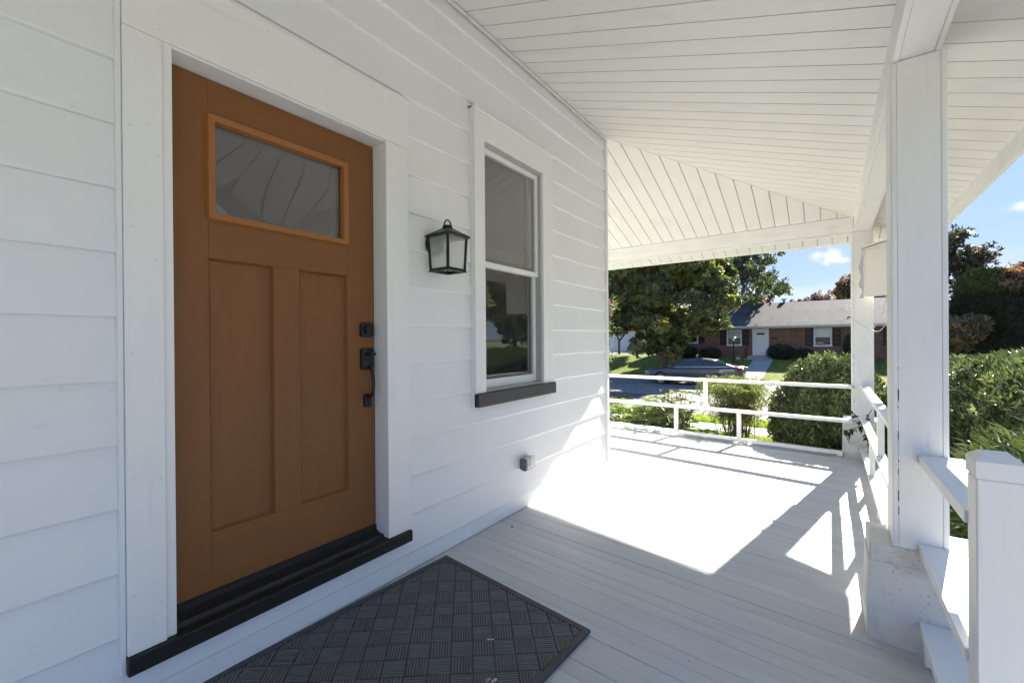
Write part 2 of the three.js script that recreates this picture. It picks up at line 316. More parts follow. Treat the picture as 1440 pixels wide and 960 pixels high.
// ------------------------------------------------------------------ white house with its door and window
const house = thing('white_house', 'white clapboard house with an orange-brown front door along the porch', 'house');
{
  const zMax = ZBACK, doorR = [-1.612, -0.388, 0.19, 2.61], winR = [-3.162, -2.148, 0.845, 2.815]; // openings in the siding: z0, z1, y0, y1
  const faceX = (y, yb) => XW - 0.02 * (y - yb) / 0.2125;
  const piece = (z0, z1, y0, y1, yb) => {
    const lip = Math.abs(y0 - yb) < 1e-4, a = faceX(y0, yb), b = faceX(y1, yb);
    const poly = lip ? [[0.058, y0], [a - 0.005, y0], [a - 0.0015, y0 + 0.0025], [a, y0 + 0.008], [b, y1], [0.058, y1]] : [[0.058, y0], [a, y0], [b, y1], [0.058, y1]];
    return extrudeZ(poly, z0, z1);
  };
  const r = rng(3);
  for (let k = -6; k <= 9; k++) {
    const yb = 1.374 + 0.2125 * k, yt = Math.min(yb + 0.2125, 3.408);
    // seams between lengths of siding
    const seams = { '-6': -2.86, '-5': -3.32, 0: -3.71, 3: -1.94, 6: -2.31, 8: -1.2, '-2': 0.6, 2: 1.1, 5: 0.3 };
    const cuts = [ZC + 0.028, zMax]; if (seams[k] !== undefined) cuts.splice(1, 0, seams[k]);
    for (let s = 0; s < cuts.length - 1; s++) {
      const za = cuts[s] + (s ? 0.0012 : 0), zb = cuts[s + 1];
      // split each length by the openings; pieces that touch stay one board
      const holes = [winR, doorR].filter((h) => h[1] > za && h[0] < zb && h[3] > yb + 1e-4 && h[2] < yt - 1e-4);
      let boards = [[]], z = za;
      for (const h of holes) {
        if (h[0] > z) boards[boards.length - 1].push([z, h[0], yb, yt]);
        const hz0 = Math.max(z, h[0]), hz1 = Math.min(zb, h[1]); let bridged = false;
        if (h[2] > yb) { boards[boards.length - 1].push([hz0, hz1, yb, h[2]]); bridged = true; }
        if (h[3] < yt) { boards[boards.length - 1].push([hz0, hz1, h[3], yt]); bridged = true; }
        if (!bridged) boards.push([]);
        z = hz1;
      }
      if (z < zb) boards[boards.length - 1].push([z, zb, yb, yt]);
      for (const b of boards) if (b.length) mesh('siding_board', b.map(([a, c, d, e]) => piece(a, c, d, e, yb)), M.siding, house);
    }
  }
  mesh('skirt_board', cbox(0.05, 0.079, 0.004, 0.0985, ZC + 0.028, zMax, 0.002), M.trim, house);
  mesh('corner_trim', [cbox(0.02, 0.098, 0.0, 3.41, ZC - 0.012, ZC + 0.026, 0.003)], M.trim, house);
  // channel strips beside the openings
  const ch = (z0, z1, y0, y1) => cbox(0.06, 0.1, y0, y1, z0, z1, 0.002);
  mesh('trim_channel', ch(-0.4005, -0.386, 0.19, 2.612), M.trim, house); mesh('trim_channel', ch(-1.614, -1.5965, 0.19, 2.612), M.trim, house);
  mesh('trim_channel', cbox(0.06, 0.112, 2.606, 2.622, -1.614, -0.386, 0.002), M.trim, house);
  mesh('trim_channel', ch(-3.166, -3.1535, 0.93, 2.83), M.trim, house); mesh('trim_channel', ch(-2.1545, -2.146, 0.845, 2.83), M.trim, house);
  mesh('trim_channel', [cbox(0.06, 0.128, 2.813, 2.829, -3.166, -2.146, 0.002)], M.trim, house);
  // wall behind the siding, round the openings
  const core = (z0, z1, y0, y1) => new THREE.BoxGeometry(0.15, y1 - y0, z1 - z0).toNonIndexed().translate(-0.018, (y0 + y1) / 2, (z0 + z1) / 2);
  mesh('wall', [core(ZC + 0.03, -3.06, -0.9, 3.6), core(-3.06, -2.2, -0.9, 0.9), core(-3.06, -2.2, 2.7, 3.6), core(-2.2, -1.5, -0.9, 3.6), core(-1.5, -0.46, -0.9, 0.2), core(-1.5, -0.46, 2.36, 3.6), core(-0.46, zMax, -0.9, 3.6),
    new THREE.BoxGeometry(5.9, 4.5, 0.14).toNonIndexed().translate(-3.0, 1.35, ZC + 0.1), new THREE.BoxGeometry(5.9, 4.5, 0.14).toNonIndexed().translate(-3.0, 1.35, zMax - 0.08), new THREE.BoxGeometry(0.15, 4.5, 6.9).toNonIndexed().translate(-6, 1.35, -0.85),
    new THREE.BoxGeometry(6.1, 3.4, 6.92).toNonIndexed().translate(-3.0, 5.3, -0.85)], M.siding, house);
  mesh('room', [new THREE.BoxGeometry(5.7, 0.1, 6.6).toNonIndexed().translate(-3, 0.22, -0.85), new THREE.BoxGeometry(5.7, 0.1, 6.6).toNonIndexed().translate(-3, 2.9, -0.85), new THREE.BoxGeometry(0.1, 2.7, 6.6).toNonIndexed().translate(-3.2, 1.55, -0.85), new THREE.BoxGeometry(3.0, 2.7, 0.1).toNonIndexed().translate(-1.62, 1.55, -1.85)], M.interior, house);
  // ---- door casing
  mesh('casing_board', cbox(0.05, 0.111, 0.252, 2.340, -0.508, -0.4015, 0.003, 1), M.paint, house);
  mesh('casing_board', cbox(0.05, 0.111, 0.252, 2.340, -1.5955, -1.453, 0.003, 1), M.paint, house);
  mesh('casing_board', cbox(0.05, 0.1115, 2.3415, 2.606, -1.5955, -0.4015, 0.003, 2), M.paint, house);
  mesh('head_cap', cbox(0.05, 0.122, 2.5965, 2.6055, -1.6, -0.3965, 0.002, 2), M.trim, house);
  const nails = [], rn = rng(41); for (const z of [-0.42, -0.49, -1.47, -1.58]) for (let y = 0.36 + rn() * 0.1; y < 2.3; y += 0.33 + rn() * 0.1) nails.push(new THREE.CylinderGeometry(0.0032, 0.0036, 0.002, 8).rotateZ(-Math.PI / 2).translate(0.1112, y, z + (rn() - 0.5) * 0.01).toNonIndexed());
  for (let z = -0.5; z > -1.55; z -= 0.31) nails.push(new THREE.CylinderGeometry(0.0032, 0.0036, 0.002, 8).rotateZ(-Math.PI / 2).translate(0.1117, 2.37 + rn() * 0.015, z).toNonIndexed(), new THREE.CylinderGeometry(0.0032, 0.0036, 0.002, 8).rotateZ(-Math.PI / 2).translate(0.1117, 2.57 + rn() * 0.01, z - 0.05).toNonIndexed());
  mesh('nail_heads', nails, ms({ color: col(0.7, 0.69, 0.66), roughness: 0.6 }), house).userData.kind = 'stuff';
  mesh('door_jamb', cbox(-0.05, 0.098, 0.252, 2.352, -0.5385, -0.5095, 0.002), M.trim, house);
  mesh('door_jamb', cbox(-0.05, 0.098, 0.252, 2.352, -1.4825, -1.4545, 0.002), M.trim, house);
  mesh('door_jamb', cbox(-0.05, 0.098, 2.3345, 2.36, -1.454, -0.5395, 0.002), M.trim, house);
  mesh('door_stop', [cbox(-0.03, -0.004, 0.31, 2.333, -1.4543, -1.4488, 0.001), cbox(-0.03, -0.004, 0.31, 2.333, -0.5442, -0.5387, 0.001)], M.black, house);
  // ---- door leaf: stiles, rails, recessed panels, framed pane, lock
  const door = new THREE.Group(); door.name = 'front_door'; house.add(door);
  const zl = -0.5445, zr = -1.4485, X0 = -0.045, X1 = 0, st = 0.1, leaf = (n, z1, z0, y0, y1, x1 = X1, mat = M.door, long = null, c = 0.0015) => mesh(n, cbox(X0, x1, y0, y1, z0, z1, c, long), mat, door);
  leaf('door_stile', zl, -0.681, 0.303, 2.330, X1, M.door, 1); leaf('door_stile', -1.291, zr, 0.303, 2.330, X1, M.door, 1);
  leaf('door_rail', -0.681, -1.291, 2.168, 2.330, X1, M.door, 2); leaf('door_rail', -0.681, -1.291, 1.622, 1.798, X1, M.door, 2); leaf('door_rail', -0.681, -1.291, 0.303, 0.534, X1, M.door, 2);
  leaf('door_stile', -0.927, -1.044, 0.534, 1.622, X1, M.door, 1);
  for (const [a, b] of [[-0.681, -0.927], [-1.044, -1.291]]) {
    mesh('door_panel', cbox(X0, -0.019, 0.538, 1.618, b + 0.004, a - 0.004, 0.001, 1), M.door, door);
    // sloped sticking round the panel
    const s = []; const P = (y, z, x) => [x, y, z];
    const O = [[0.534, a], [1.622, a], [1.622, b], [0.534, b]], I = [[0.542, a - 0.008], [1.614, a - 0.008], [1.614, b + 0.008], [0.542, b + 0.008]];
    for (let i = 0; i < 4; i++) { const j = (i + 1) % 4, A = P(...O[i], -0.0008), B = P(...O[j], -0.0008), Cc = P(...I[j], -0.0185), Dd = P(...I[i], -0.0185); s.push(...A, ...B, ...Cc, ...A, ...Cc, ...Dd); }
    mesh('panel_moulding', boxUV(geoFrom(s), 1), M.door, door);
  }
  { // pane with its moulded frame
    const fr = []; const prof = [[0, 0.001], [0.006, 0.016], [0.03, 0.013], [0.033, 0.0], [0.033, -0.02]];
    const y0 = 1.772, y1 = 2.197, z0 = -1.300, z1 = -0.672;
    for (let k = 0; k < prof.length - 1; k++) for (let e = 0; e < 4; e++) {
      const c = (o, x) => [[x, y0 + o, z0 + o], [x, y0 + o, z1 - o], [x, y1 - o, z1 - o], [x, y1 - o, z0 + o]];
      const A = c(prof[k][0], prof[k][1]), B = c(prof[k + 1][0], prof[k + 1][1]), f = (e + 1) % 4;
      fr.push(...A[e], ...A[f], ...B[f], ...A[e], ...B[f], ...B[e]);
    }
    const lf = mesh('pane_frame', boxUV(geoFrom(fr)), M.doorLite, door);
    const pg = new THREE.PlaneGeometry(z1 - z0 - 0.062, y1 - y0 - 0.062, 24, 16); { const p = pg.attributes.position, a = (z1 - z0 - 0.062) / 2, b = (y1 - y0 - 0.062) / 2; for (let i = 0; i < p.count; i++) { const x = p.getX(i) / a, y = p.getY(i) / b; p.setZ(i, -0.006 * (1 - x * x) * (1 - y * y)); } pg.computeVertexNormals(); } pg.rotateY(Math.PI / 2); pg.translate(-0.012, (y0 + y1) / 2, (z0 + z1) / 2);
    mesh('glass_pane', boxUV(pg, 2, false), M.doorGlass, door);
    const pg2 = pg.clone(); pg2.translate(-0.016, 0, 0); mesh('glass_pane', boxUV(pg2, 2, false), M.doorGlass, door);
  }
  const rr = (w, h, rad) => { const s = new THREE.Shape(), x = w / 2, y = h / 2; s.moveTo(-x + rad, -y); s.lineTo(x - rad, -y); s.quadraticCurveTo(x, -y, x, -y + rad); s.lineTo(x, y - rad); s.quadraticCurveTo(x, y, x - rad, y); s.lineTo(-x + rad, y); s.quadraticCurveTo(-x, y, -x, y - rad); s.lineTo(-x, -y + rad); s.quadraticCurveTo(-x, -y, -x + rad, -y); return s; };
  const plate = (w, h, rad, d, y, z, x = 0.001) => { const g = new THREE.ExtrudeGeometry(rr(w, h, rad), { depth: d, bevelEnabled: true, bevelSize: 0.004, bevelThickness: 0.004, bevelSegments: 2 }); g.rotateY(Math.PI / 2); g.translate(x, y, z); return g; };
  const cyl = (rad, d, y, z, x, s = 20) => new THREE.CylinderGeometry(rad, rad * 1.06, d, s).rotateZ(-Math.PI / 2).translate(x, y, z).toNonIndexed();
  mesh('deadbolt', [plate(0.066, 0.07, 0.014, 0.014, 1.349, -1.397), cyl(0.021, 0.016, 1.349, -1.397, 0.028), new THREE.BoxGeometry(0.004, 0.02, 0.004).toNonIndexed().translate(0.037, 1.349, -1.397)], M.black, door);
  mesh('door_handle', [plate(0.062, 0.104, 0.012, 0.016, 1.197, -1.397), new THREE.BoxGeometry(0.045, 0.012, 0.034).toNonIndexed().translate(0.042, 1.222, -1.397),
    tube([[0.018, 1.158, -1.402], [0.044, 1.14, -1.402], [0.056, 1.10, -1.402], [0.058, 1.05, -1.402], [0.046, 1.012, -1.402], [0.018, 0.99, -1.4]], 0.0085, 30, 10), plate(0.034, 0.06, 0.008, 0.012, 0.976, -1.4)], M.black, door);
  // ---- threshold: sloped black sill with a ridge, and the nosing under the casing
  mesh('threshold', [extrudeZ([[-0.05, 0.2], [0.112, 0.2], [0.112, 0.246], [0.104, 0.252], [0.094, 0.252], [0.088, 0.246], [0.07, 0.256], [0.062, 0.268], [0.05, 0.268], [0.044, 0.261], [0.006, 0.276], [0.004, 0.3], [-0.05, 0.3]], -1.4535, -0.5095),
  ], M.sill, house);
  mesh('door_sill', cbox(0.05, 0.128, 0.192, 0.2515, -1.6, -0.399, 0.004), M.sill, house);
  mesh('door_sweep', [cbox(-0.02, 0.004, 0.298, 0.308, -1.448, -0.545, 0.001)], M.black, house);
  // ---- sash window
  const win = new THREE.Group(); win.name = 'window'; house.add(win);
  const wc = (n, z0, z1, y0, y1, x0 = 0.05, x1 = 0.111, mat = M.paint, c = 0.003) => mesh(n, cbox(x0, x1, y0, y1, z0, z1, c), mat, win);
  wc('casing', -2.264, -2.1555, 0.937, 2.645); wc('casing', -3.152, -2.998, 0.937, 2.645); wc('casing', -3.152, -2.1555, 2.6455, 2.8125, 0.05, 0.1115);
  wc('window_sill', -3.162, -2.165, 0.847, 0.9365, 0.05, 0.128, M.charcoal, 0.004);
  mesh('sash_frame', [cbox(-0.03, 0.09, 0.94, 2.645, -2.281, -2.2645, 0.002), cbox(-0.03, 0.09, 0.94, 2.645, -2.9975, -2.985, 0.002), cbox(-0.03, 0.09, 2.622, 2.645, -2.985, -2.281, 0.002), cbox(-0.03, 0.1, 0.937, 0.955, -2.985, -2.281, 0.002)], M.greyMetal, win);
  const sash = (n, y0, y1, x0, x1, w) => mesh(n, [cbox(x0, x1, y0, y1, -2.314, -2.2815, 0.002), cbox(x0, x1, y0, y1, -2.9845, -2.952, 0.002), cbox(x0, x1, y0, y0 + w, -2.952, -2.314, 0.002), cbox(x0, x1, y1 - 0.035, y1, -2.952, -2.314, 0.002)], M.trim, win);
  sash('upper_sash', 1.80, 2.621, 0.045, 0.068, 0.035); sash('lower_sash', 0.956, 1.835, 0.015, 0.043, 0.06);
  const gl = (y0, y1, x) => { const g = new THREE.PlaneGeometry(0.638, y1 - y0); g.rotateY(Math.PI / 2); g.translate(x, (y0 + y1) / 2, -2.633); return boxUV(g); };
  mesh('glass_pane', gl(1.835, 2.586, 0.056), M.glass, win); mesh('glass_pane', gl(1.016, 1.80, 0.03), M.glass, win);
  mesh('window_blind', new THREE.BoxGeometry(0.004, 0.84, 0.66).toNonIndexed().translate(-0.06, 2.22, -2.633), ms({ color: col(0.05, 0.049, 0.046), roughness: 0.95 }), win);
  mesh('glass_pane', gl(1.835, 2.586, 0.048), M.glass, win);
}
// ------------------------------------------------------------------ porch deck, ceiling and roof
{
  const deck = sgroup('porch_deck', 'grey painted plank deck of the porch');
  const r = rng(12); let z = ZBACK; const w = 0.0826;
  while (z > -6.6) {
    const z1 = Math.max(z - w, -6.62), zm = (z + z1) / 2, x0 = zm > ZC + 0.03 ? XW - 0.03 : XFAR, x1 = 2.53, dy = (r() - 0.5) * 0.003, g = r() < 0.22 ? 0.0028 : 0.0009;
    const a = z1 + g / 2, b = z - g / 2, ch = 0.0009;
    const t = [], Y = (x) => deckY(x, zm) + dy, q = (A, B, C, E) => { for (const k of [A, B, C, A, C, E]) t.push(...k); };
    const L = (x, y, zz) => [x, y, zz], y0 = Y(x0), y1 = Y(x1), th = 0.03;
    q(L(x0, y0, b - ch), L(x1, y1, b - ch), L(x1, y1, a + ch), L(x0, y0, a + ch));
    q(L(x0, y0 - ch, b), L(x1, y1 - ch, b), L(x1, y1, b - ch), L(x0, y0, b - ch)); q(L(x0, y0, a + ch), L(x1, y1, a + ch), L(x1, y1 - ch, a), L(x0, y0 - ch, a));
    q(L(x0, y0 - th, b), L(x1, y1 - th, b), L(x1, y1 - ch, b), L(x0, y0 - ch, b)); q(L(x0, y0 - ch, a), L(x1, y1 - ch, a), L(x1, y1 - th, a), L(x0, y0 - th, a));
    q(L(x0, y0 - th, a), L(x1, y1 - th, a), L(x1, y1 - th, b), L(x0, y0 - th, b)); q(L(x1, y1 - th, b), L(x1, y1 - th, a), L(x1, y1, a), L(x1, y1, b)); q(L(x0, y0 - th, a), L(x0, y0 - th, b), L(x0, y0, b), L(x0, y0, a));
    mesh('floor_board', boxUV(geoFrom(t), 0), M.floor[Math.floor(r() * 3)], deck);
    z = z1;
  }
  mesh('joist_deck', [new THREE.BoxGeometry(2.4, 0.05, 6.9).toNonIndexed().translate(1.29, -0.185, -0.87), new THREE.BoxGeometry(5.86, 0.05, 2.26).toNonIndexed().translate(-0.44, -0.215, -5.45)], M.dark, deck);
  mesh('skirt', [new THREE.BoxGeometry(0.04, 0.8, 9.1).toNonIndexed().translate(2.47, -0.56, -2.0), new THREE.BoxGeometry(5.86, 0.8, 0.04).toNonIndexed().translate(-0.44, -0.56, -6.56)], M.paint, deck);

  const ceil = sgroup('porch_ceiling', 'white boarded ceiling of the porch, hipped at the corner');
  const cw = 0.162, gap = 0.008;
  const clipSet = (poly, far) => { poly = far ? clipPoly(poly, 1, 1, XW + ZC - 0.003) : clipPoly(poly, -1, -1, -(XW + ZC) - 0.003); return poly; };
  // hip line in plan: (x - XW) = (ZC - z)  <=>  x + z = XW + ZC ; the side slope keeps x + z >= that
  const side = (x0, x1, zEnd, name) => {
    for (let z = ZBACK; z > zEnd; z -= cw) {
      let p = [[x0, z - gap / 2], [x1, z - gap / 2], [x1, z - cw + gap / 2], [x0, z - cw + gap / 2]];
      if (z - cw < ZC) p = clipSet(p, false);
      if (p.length > 2) { const ps = [...p]; mesh(name, prismPlan(ps, ceilY, 0.012, 0), M.ceil, ceil); }
    }
  };
  const fw = 0.155;
  const end = (z0, z1, xEnd, name) => {
    for (let x = xEnd; x > XFAR; x -= fw) {
      let p = [[x - gap / 2, z0], [x - gap / 2, z1], [x - fw + gap / 2, z1], [x - fw + gap / 2, z0]];
      if (x > XW) p = clipSet(p, true);
      if (p.length > 2) mesh(name, prismPlan(p, ceilY, 0.012, 2), M.ceil, ceil);
    }
  };
  side(XW + 0.004, XB0, -6.5, 'ceiling_board'); end(ZC - 0.002, ZB0, 2.2125, 'ceiling_board');
  side(XB1, XE, -7.1, 'soffit_board'); end(ZB1, ZE, 2.79, 'soffit_board');
  mesh('ceiling_trim', [extrudeZ([[XW, 3.385], [XW + 0.014, 3.38], [XW + 0.014, 3.402], [XW, 3.41]], ZC, ZBACK)], M.trim, ceil);
  const up = (x, z) => ceilY(x, z) + 0.014;
  mesh('roof_deck', [prismPlan([[-0.1, ZBACK], [2.87, ZBACK], [2.87, -6.98], [2.765, -6.98], [-0.1, -4.115]], up, 0.03), prismPlan([[0.085, ZC], [2.765, -6.98], [XFAR, -6.98], [XFAR, ZC]], up, 0.03)], M.deck, ceil);
  mesh('fascia', [extrudeZ([[XE, 2.335], [XE + 0.024, 2.33], [XE + 0.024, 2.48], [XE, 2.48]], -7.06, ZBACK)], M.paint, ceil);
  mesh('fascia', [hexa([[XFAR, 2.478, ZE - 0.024], [XE + 0.024, 2.478, ZE - 0.024], [XFAR, 2.62, ZE - 0.024], [XE + 0.024, 2.62, ZE - 0.024], [XFAR, 2.478, ZE], [XE + 0.024, 2.478, ZE], [XFAR, 2.62, ZE], [XE + 0.024, 2.62, ZE]])], M.paint, ceil);
}
// ------------------------------------------------------------------ beams, posts, pedestals
{
  const b1 = thing('porch_beam', 'long white porch beam running over the near square post', 'beam');
  mesh('beam_board', cbox(XB0, XB0 + 0.022, YB, 2.7, ZB0 - 0.003, ZBACK, 0.003), M.paint, b1);
  mesh('beam_board', cbox(XB1 - 0.02, XB1, YB, 2.62, -6.545, ZBACK, 0.003), M.paint, b1);
  mesh('beam_board', cbox(XB0 + 0.0225, XB1 - 0.0205, YB + 0.002, 2.6, -6.545, ZBACK, 0.003), M.paint, b1);
  const b2 = thing('porch_beam', 'white porch beam spanning over the far railing', 'beam');
  mesh('beam_board', cbox(XFAR, XB0 - 0.002, YB, 2.69, ZB0 - 0.022, ZB0, 0.003), M.paint, b2);
  mesh('beam_board', cbox(XFAR, XB0 - 0.002, YB + 0.004, 2.62, ZB1 + 0.0, ZB0 - 0.0235, 0.003), M.paint, b2);
  mesh('bead_strip', cbox(XFAR, XB0 - 0.002, YB - 0.018, YB + 0.003, ZB1 + 0.02, ZB0 - 0.05, 0.004), M.trim, b2);
  const chips = (z, xs, y0, y1, seed, n) => { const r = rng(seed), g = []; for (let i = 0; i < n; i++) { const y = mix(y0, y1, Math.pow(r(), 0.8)), h = 0.006 + r() * r() * 0.05; g.push(new THREE.BoxGeometry(0.0016 + r() * 0.0018, h, 0.0014).toNonIndexed().translate(xs[Math.floor(r() * xs.length)] + (r() - 0.5) * 0.003, y, z)); } return g; };
  const post = (label, x0, x1, z0, z1, y0, seed) => {
    const p = thing('porch_post', label, 'post', [0, 0, 0]);
    const t = 0.02; // wrapped in boards: two side boards, a front board between them, a back board
    mesh('side_board', cbox(x0, x0 + t, y0, YB - 0.001, z1, z0, 0.003, 1), M.paint, p); mesh('side_board', cbox(x1 - t, x1, y0, YB - 0.001, z1, z0, 0.003, 1), M.paint, p);
    mesh('front_board', cbox(x0 + t + 0.0006, x1 - t - 0.0006, y0, YB - 0.001, z0 - t, z0 - 0.001, 0.0015, 1), M.paint, p); mesh('back_board', cbox(x0 + t + 0.0018, x1 - t - 0.0018, y0, YB - 0.001, z1, z1 + t, 0.002, 1), M.paint, p);
    const c = mesh('paint_chips', chips(z0 - 0.0006, [x0 + t + 0.001], y0 + 0.06, 1.2, seed, 11), M.chip, p); c.userData.kind = 'stuff';
    return p;
  };
  post('near square white porch post with chipped paint along its seams', 2.2075, 2.3905, -2.582, -2.79, 0.352, 4);
  post('far corner square white porch post carrying the grey meter box', 2.19, 2.392, -6.425, -6.6, 0.335, 8);
  const ped = (label, x0, x1, z0, z1, top) => {
    const p = thing('post_pedestal', label, 'pedestal');
    const yb = -0.16, hex = (xa, xb, ya, yb2, za, zb, k) => hexa([[xa, ya, zb], [xb, ya, zb], [xa + k, yb2, zb + k], [xb - k, yb2, zb + k], [xa, ya, za], [xb, ya, za], [xa + k, yb2, za - k], [xb - k, yb2, za - k]]);
    mesh('pedestal_block', hex(x0 - 0.012, x1 + 0.012, yb, top - 0.083, z0 - 0.002, z1, 0.008), M.pedestal, p);
    mesh('pedestal_cap', cbox(x0, x1, top - 0.081, top, z1 - 0.006, z0 + 0.006, 0.006), M.pedestal, p);
  };
  ped('pitted white masonry pedestal under the near porch post', 2.124, 2.56, -2.578, -2.86, 0.351);
  ped('white masonry pedestal under the far corner post', 2.112, 2.47, -6.44, -6.74, 0.334);
}
// ------------------------------------------------------------------ railings and newel post
{
  const far = thing('porch_railing', 'white three-board railing across the far end of the porch', 'railing');
  const zc = -6.42, barX = (xa, ya, xb, yb, h, d) => hexa([[xa, ya - h, zc - d], [xb, yb - h, zc - d], [xa, ya, zc - d], [xb, yb, zc - d], [xa, ya - h, zc + d], [xb, yb - h, zc + d], [xa, ya, zc + d], [xb, yb, zc + d]]);
  mesh('rail', barX(XFAR, 0.753, 2.189, 0.735, 0.037, 0.044), M.paint, far); mesh('rail', barX(XFAR, 0.373, 2.189, 0.335, 0.037, 0.044), M.paint, far); mesh('rail', barX(XFAR, 0.052, 2.1, -0.045, 0.037, 0.03), M.paint, far);
  const blk = (x, y0, y1, w = 0.05) => mesh('rail_block', cbox(x - w / 2, x + w / 2, y0, y1, zc - 0.02, zc + 0.025, 0.003, 1), M.paint, far);
  const L = (xa, ya, xb, yb, x) => ya + (yb - ya) * (x - xa) / (xb - xa), top = (x) => L(XFAR, 0.753, 2.189, 0.735, x), mid = (x) => L(XFAR, 0.373, 2.189, 0.335, x), bot = (x) => L(XFAR, 0.052, 2.1, -0.045, x);
  for (const x of [0.595, -1.1]) blk(x, mid(x) + 0.001, top(x) - 0.038);
  for (const x of [0.199, 1.007, -0.9, -2]) blk(x, bot(x) + 0.001, mid(x) - 0.038);
  for (const x of [0.595, 2.07, -1.1]) blk(x, deckY(x, zc), bot(x) - 0.038, 0.045);
  const side = (label, za, zb, xa, xb, ys, halfs, blocks) => {
    const t = thing('porch_railing', label, 'railing');
    const bar = (ya, yb, h, w) => hexa([[xb, yb - h, zb], [xb + w, yb - h, zb], [xb, yb, zb], [xb + w, yb, zb], [xa, ya - h, za], [xa + w, ya - h, za], [xa, ya, za], [xa + w, ya, za]]);
    ys.forEach(([ya, yb]) => mesh('rail', bar(ya, yb, 0.036, halfs), M.paint, t));
    for (const [z, y0, y1] of blocks) mesh('rail_block', cbox(mix(xa, xb, (z - za) / (zb - za)) + 0.008, mix(xa, xb, (z - za) / (zb - za)) + 0.052, y0, y1, z - 0.02, z + 0.025, 0.003), M.paint, t);
    return t;
  };
  side('white side railing of flat boards between the two square posts', -2.795, -6.42, 2.265, 2.265, [[0.775, 0.75], [0.392, 0.375], [0.03, 0.02]], 0.06, [[-4.35, 0.39, 0.73], [-3.6, 0.03, 0.35], [-5.2, 0.03, 0.345], [-4.35, -0.1, -0.012], [-5.9, -0.1, -0.012]]);
  side('short white railing of flat boards between near post and newel', -1.775, -2.58, 2.292, 2.292, [[0.79, 0.774], [0.392, 0.384], [0.045, 0.045]], 0.14, [[-2.5, -0.09, 0.008]]);
  const nw = thing('newel_post', 'short square white newel with a capped top at the right edge', 'post');
  mesh('shaft', cbox(2.299, 2.3895, -0.12, 0.905, -1.777, -1.686, 0.004, 1), M.paint, nw);
  const x0 = 2.2955, x1 = 2.393, z0 = -1.6825, z1 = -1.7805;
  mesh('cap', [cbox(x0, x1, 0.906, 0.955, z1, z0, 0.003), hexa([[x0 + 0.002, 0.9552, z1 + 0.002], [x1 - 0.002, 0.9552, z1 + 0.002], [x0 + 0.022, 0.972, z1 + 0.022], [x1 - 0.022, 0.972, z1 + 0.022], [x0 + 0.002, 0.9552, z0 - 0.002], [x1 - 0.002, 0.9552, z0 - 0.002], [x0 + 0.022, 0.972, z0 - 0.022], [x1 - 0.022, 0.972, z0 - 0.022]])], M.paint, nw);
}
// ------------------------------------------------------------------ door mat of ribbed rubber squares set diagonally
{
  const mat = thing('door_mat', 'black rubber door mat of diagonal ribbed squares below the front door', 'doormat', [0.135, 0, -1.845]);
  // mat frame: local x along the short edge (away from the wall), local z towards the camera
  mat.rotation.set(0, -0.052, -0.046, 'YXZ'); mat.position.y = 0.001;
  const WX = 0.965, WZ = 1.52, B = 0.028, s = 0.0895;
  mesh('backing', cbox(0, WX, 0.001, 0.006, 0, WZ, 0.002), M.rubberBase, mat);
  const edge = (pl) => prismPlan(pl, () => 0.003, 0.0125);
  mesh('border', [edge([[0, 0], [WX, 0], [WX - B, B], [B, B]]), edge([[WX, 0], [WX, WZ], [WX - B, WZ - B], [WX - B, B]]), edge([[WX, WZ], [0, WZ], [B, WZ - B], [WX - B, WZ - B]]), edge([[0, WZ], [0, 0], [B, B], [B, WZ - B]])], M.rubberEdge, mat);
  const c = Math.SQRT1_2, r = rng(31), inset = [[1, 0, WX - B - 0.002], [-1, 0, -B - 0.002], [0, 1, WZ - B - 0.002], [0, -1, -B - 0.002]];
  const rot = (a, b) => [0.5 * WX + c * (a - b), 0.02 + c * (a + b)];
  for (let i = -14; i < 26; i++) for (let j = -14; j < 26; j++) {
    const a0 = i * s, b0 = j * s, ctr = rot(a0 + s / 2, b0 + s / 2);
    if (ctr[0] < -s || ctr[0] > WX + s || ctr[1] < -s || ctr[1] > WZ + s) continue;
    const g = [], n = 7, m = 0.0035, pitch = (s - 2 * m) / n, along = (i + j) & 1;
    for (let k = 0; k < n; k++) {
      const p = m + k * pitch + pitch * 0.26, q = p + pitch * 0.48;
      let poly = along ? [[a0 + m, b0 + p], [a0 + s - m, b0 + p], [a0 + s - m, b0 + q], [a0 + m, b0 + q]] : [[a0 + p, b0 + m], [a0 + q, b0 + m], [a0 + q, b0 + s - m], [a0 + p, b0 + s - m]];
      poly = poly.map(([x, y]) => rot(x, y));
      for (const [A, Bz, C] of inset) poly = clipPoly(poly, A, Bz, C);
      if (poly.length > 2) g.push(prismPlan(poly, () => 0.0055, 0.0085 + r() * 0.0008, 0));
    }
    if (g.length) mesh('ribbed_square', g, M.rubber, mat);
  }
}
for (const [x, z, w, d, a, label] of [[0.92, -1.3, 0.024, 0.012, 0.5, 'torn white paper scrap on the right part of the black mat'], [0.775, -1.47, 0.02, 0.008, 0.2, 'tiny white paper fleck near the far right edge of the mat']]) {
  const sc = thing('paper_scrap', label, 'litter', [x, deckY(x, z) + 0.0125, z], a), r = rng(Math.round(x * 100)), g = [];
  for (let i = 0; i < 5; i++) g.push(boxUV(new THREE.BoxGeometry(w * (0.3 + r() * 0.5), 0.0012, d * (0.4 + r() * 0.6)).rotateY(r() * 2).rotateX((r() - 0.5) * 0.3).translate((r() - 0.5) * w * 1.2, r() * 0.003, (r() - 0.5) * d)));
  mesh('scrap', g, M.paper, sc);
}
tag(mesh('pebble', boxUV(new THREE.IcosahedronGeometry(0.007, 1).scale(1.6, 0.5, 0.9).translate(0.2, 0.005 + deckY(0.2, -2.4), -2.42)), M.chip), 'small dark crumb lying on the shaded deck beside the wall', 'pebble');

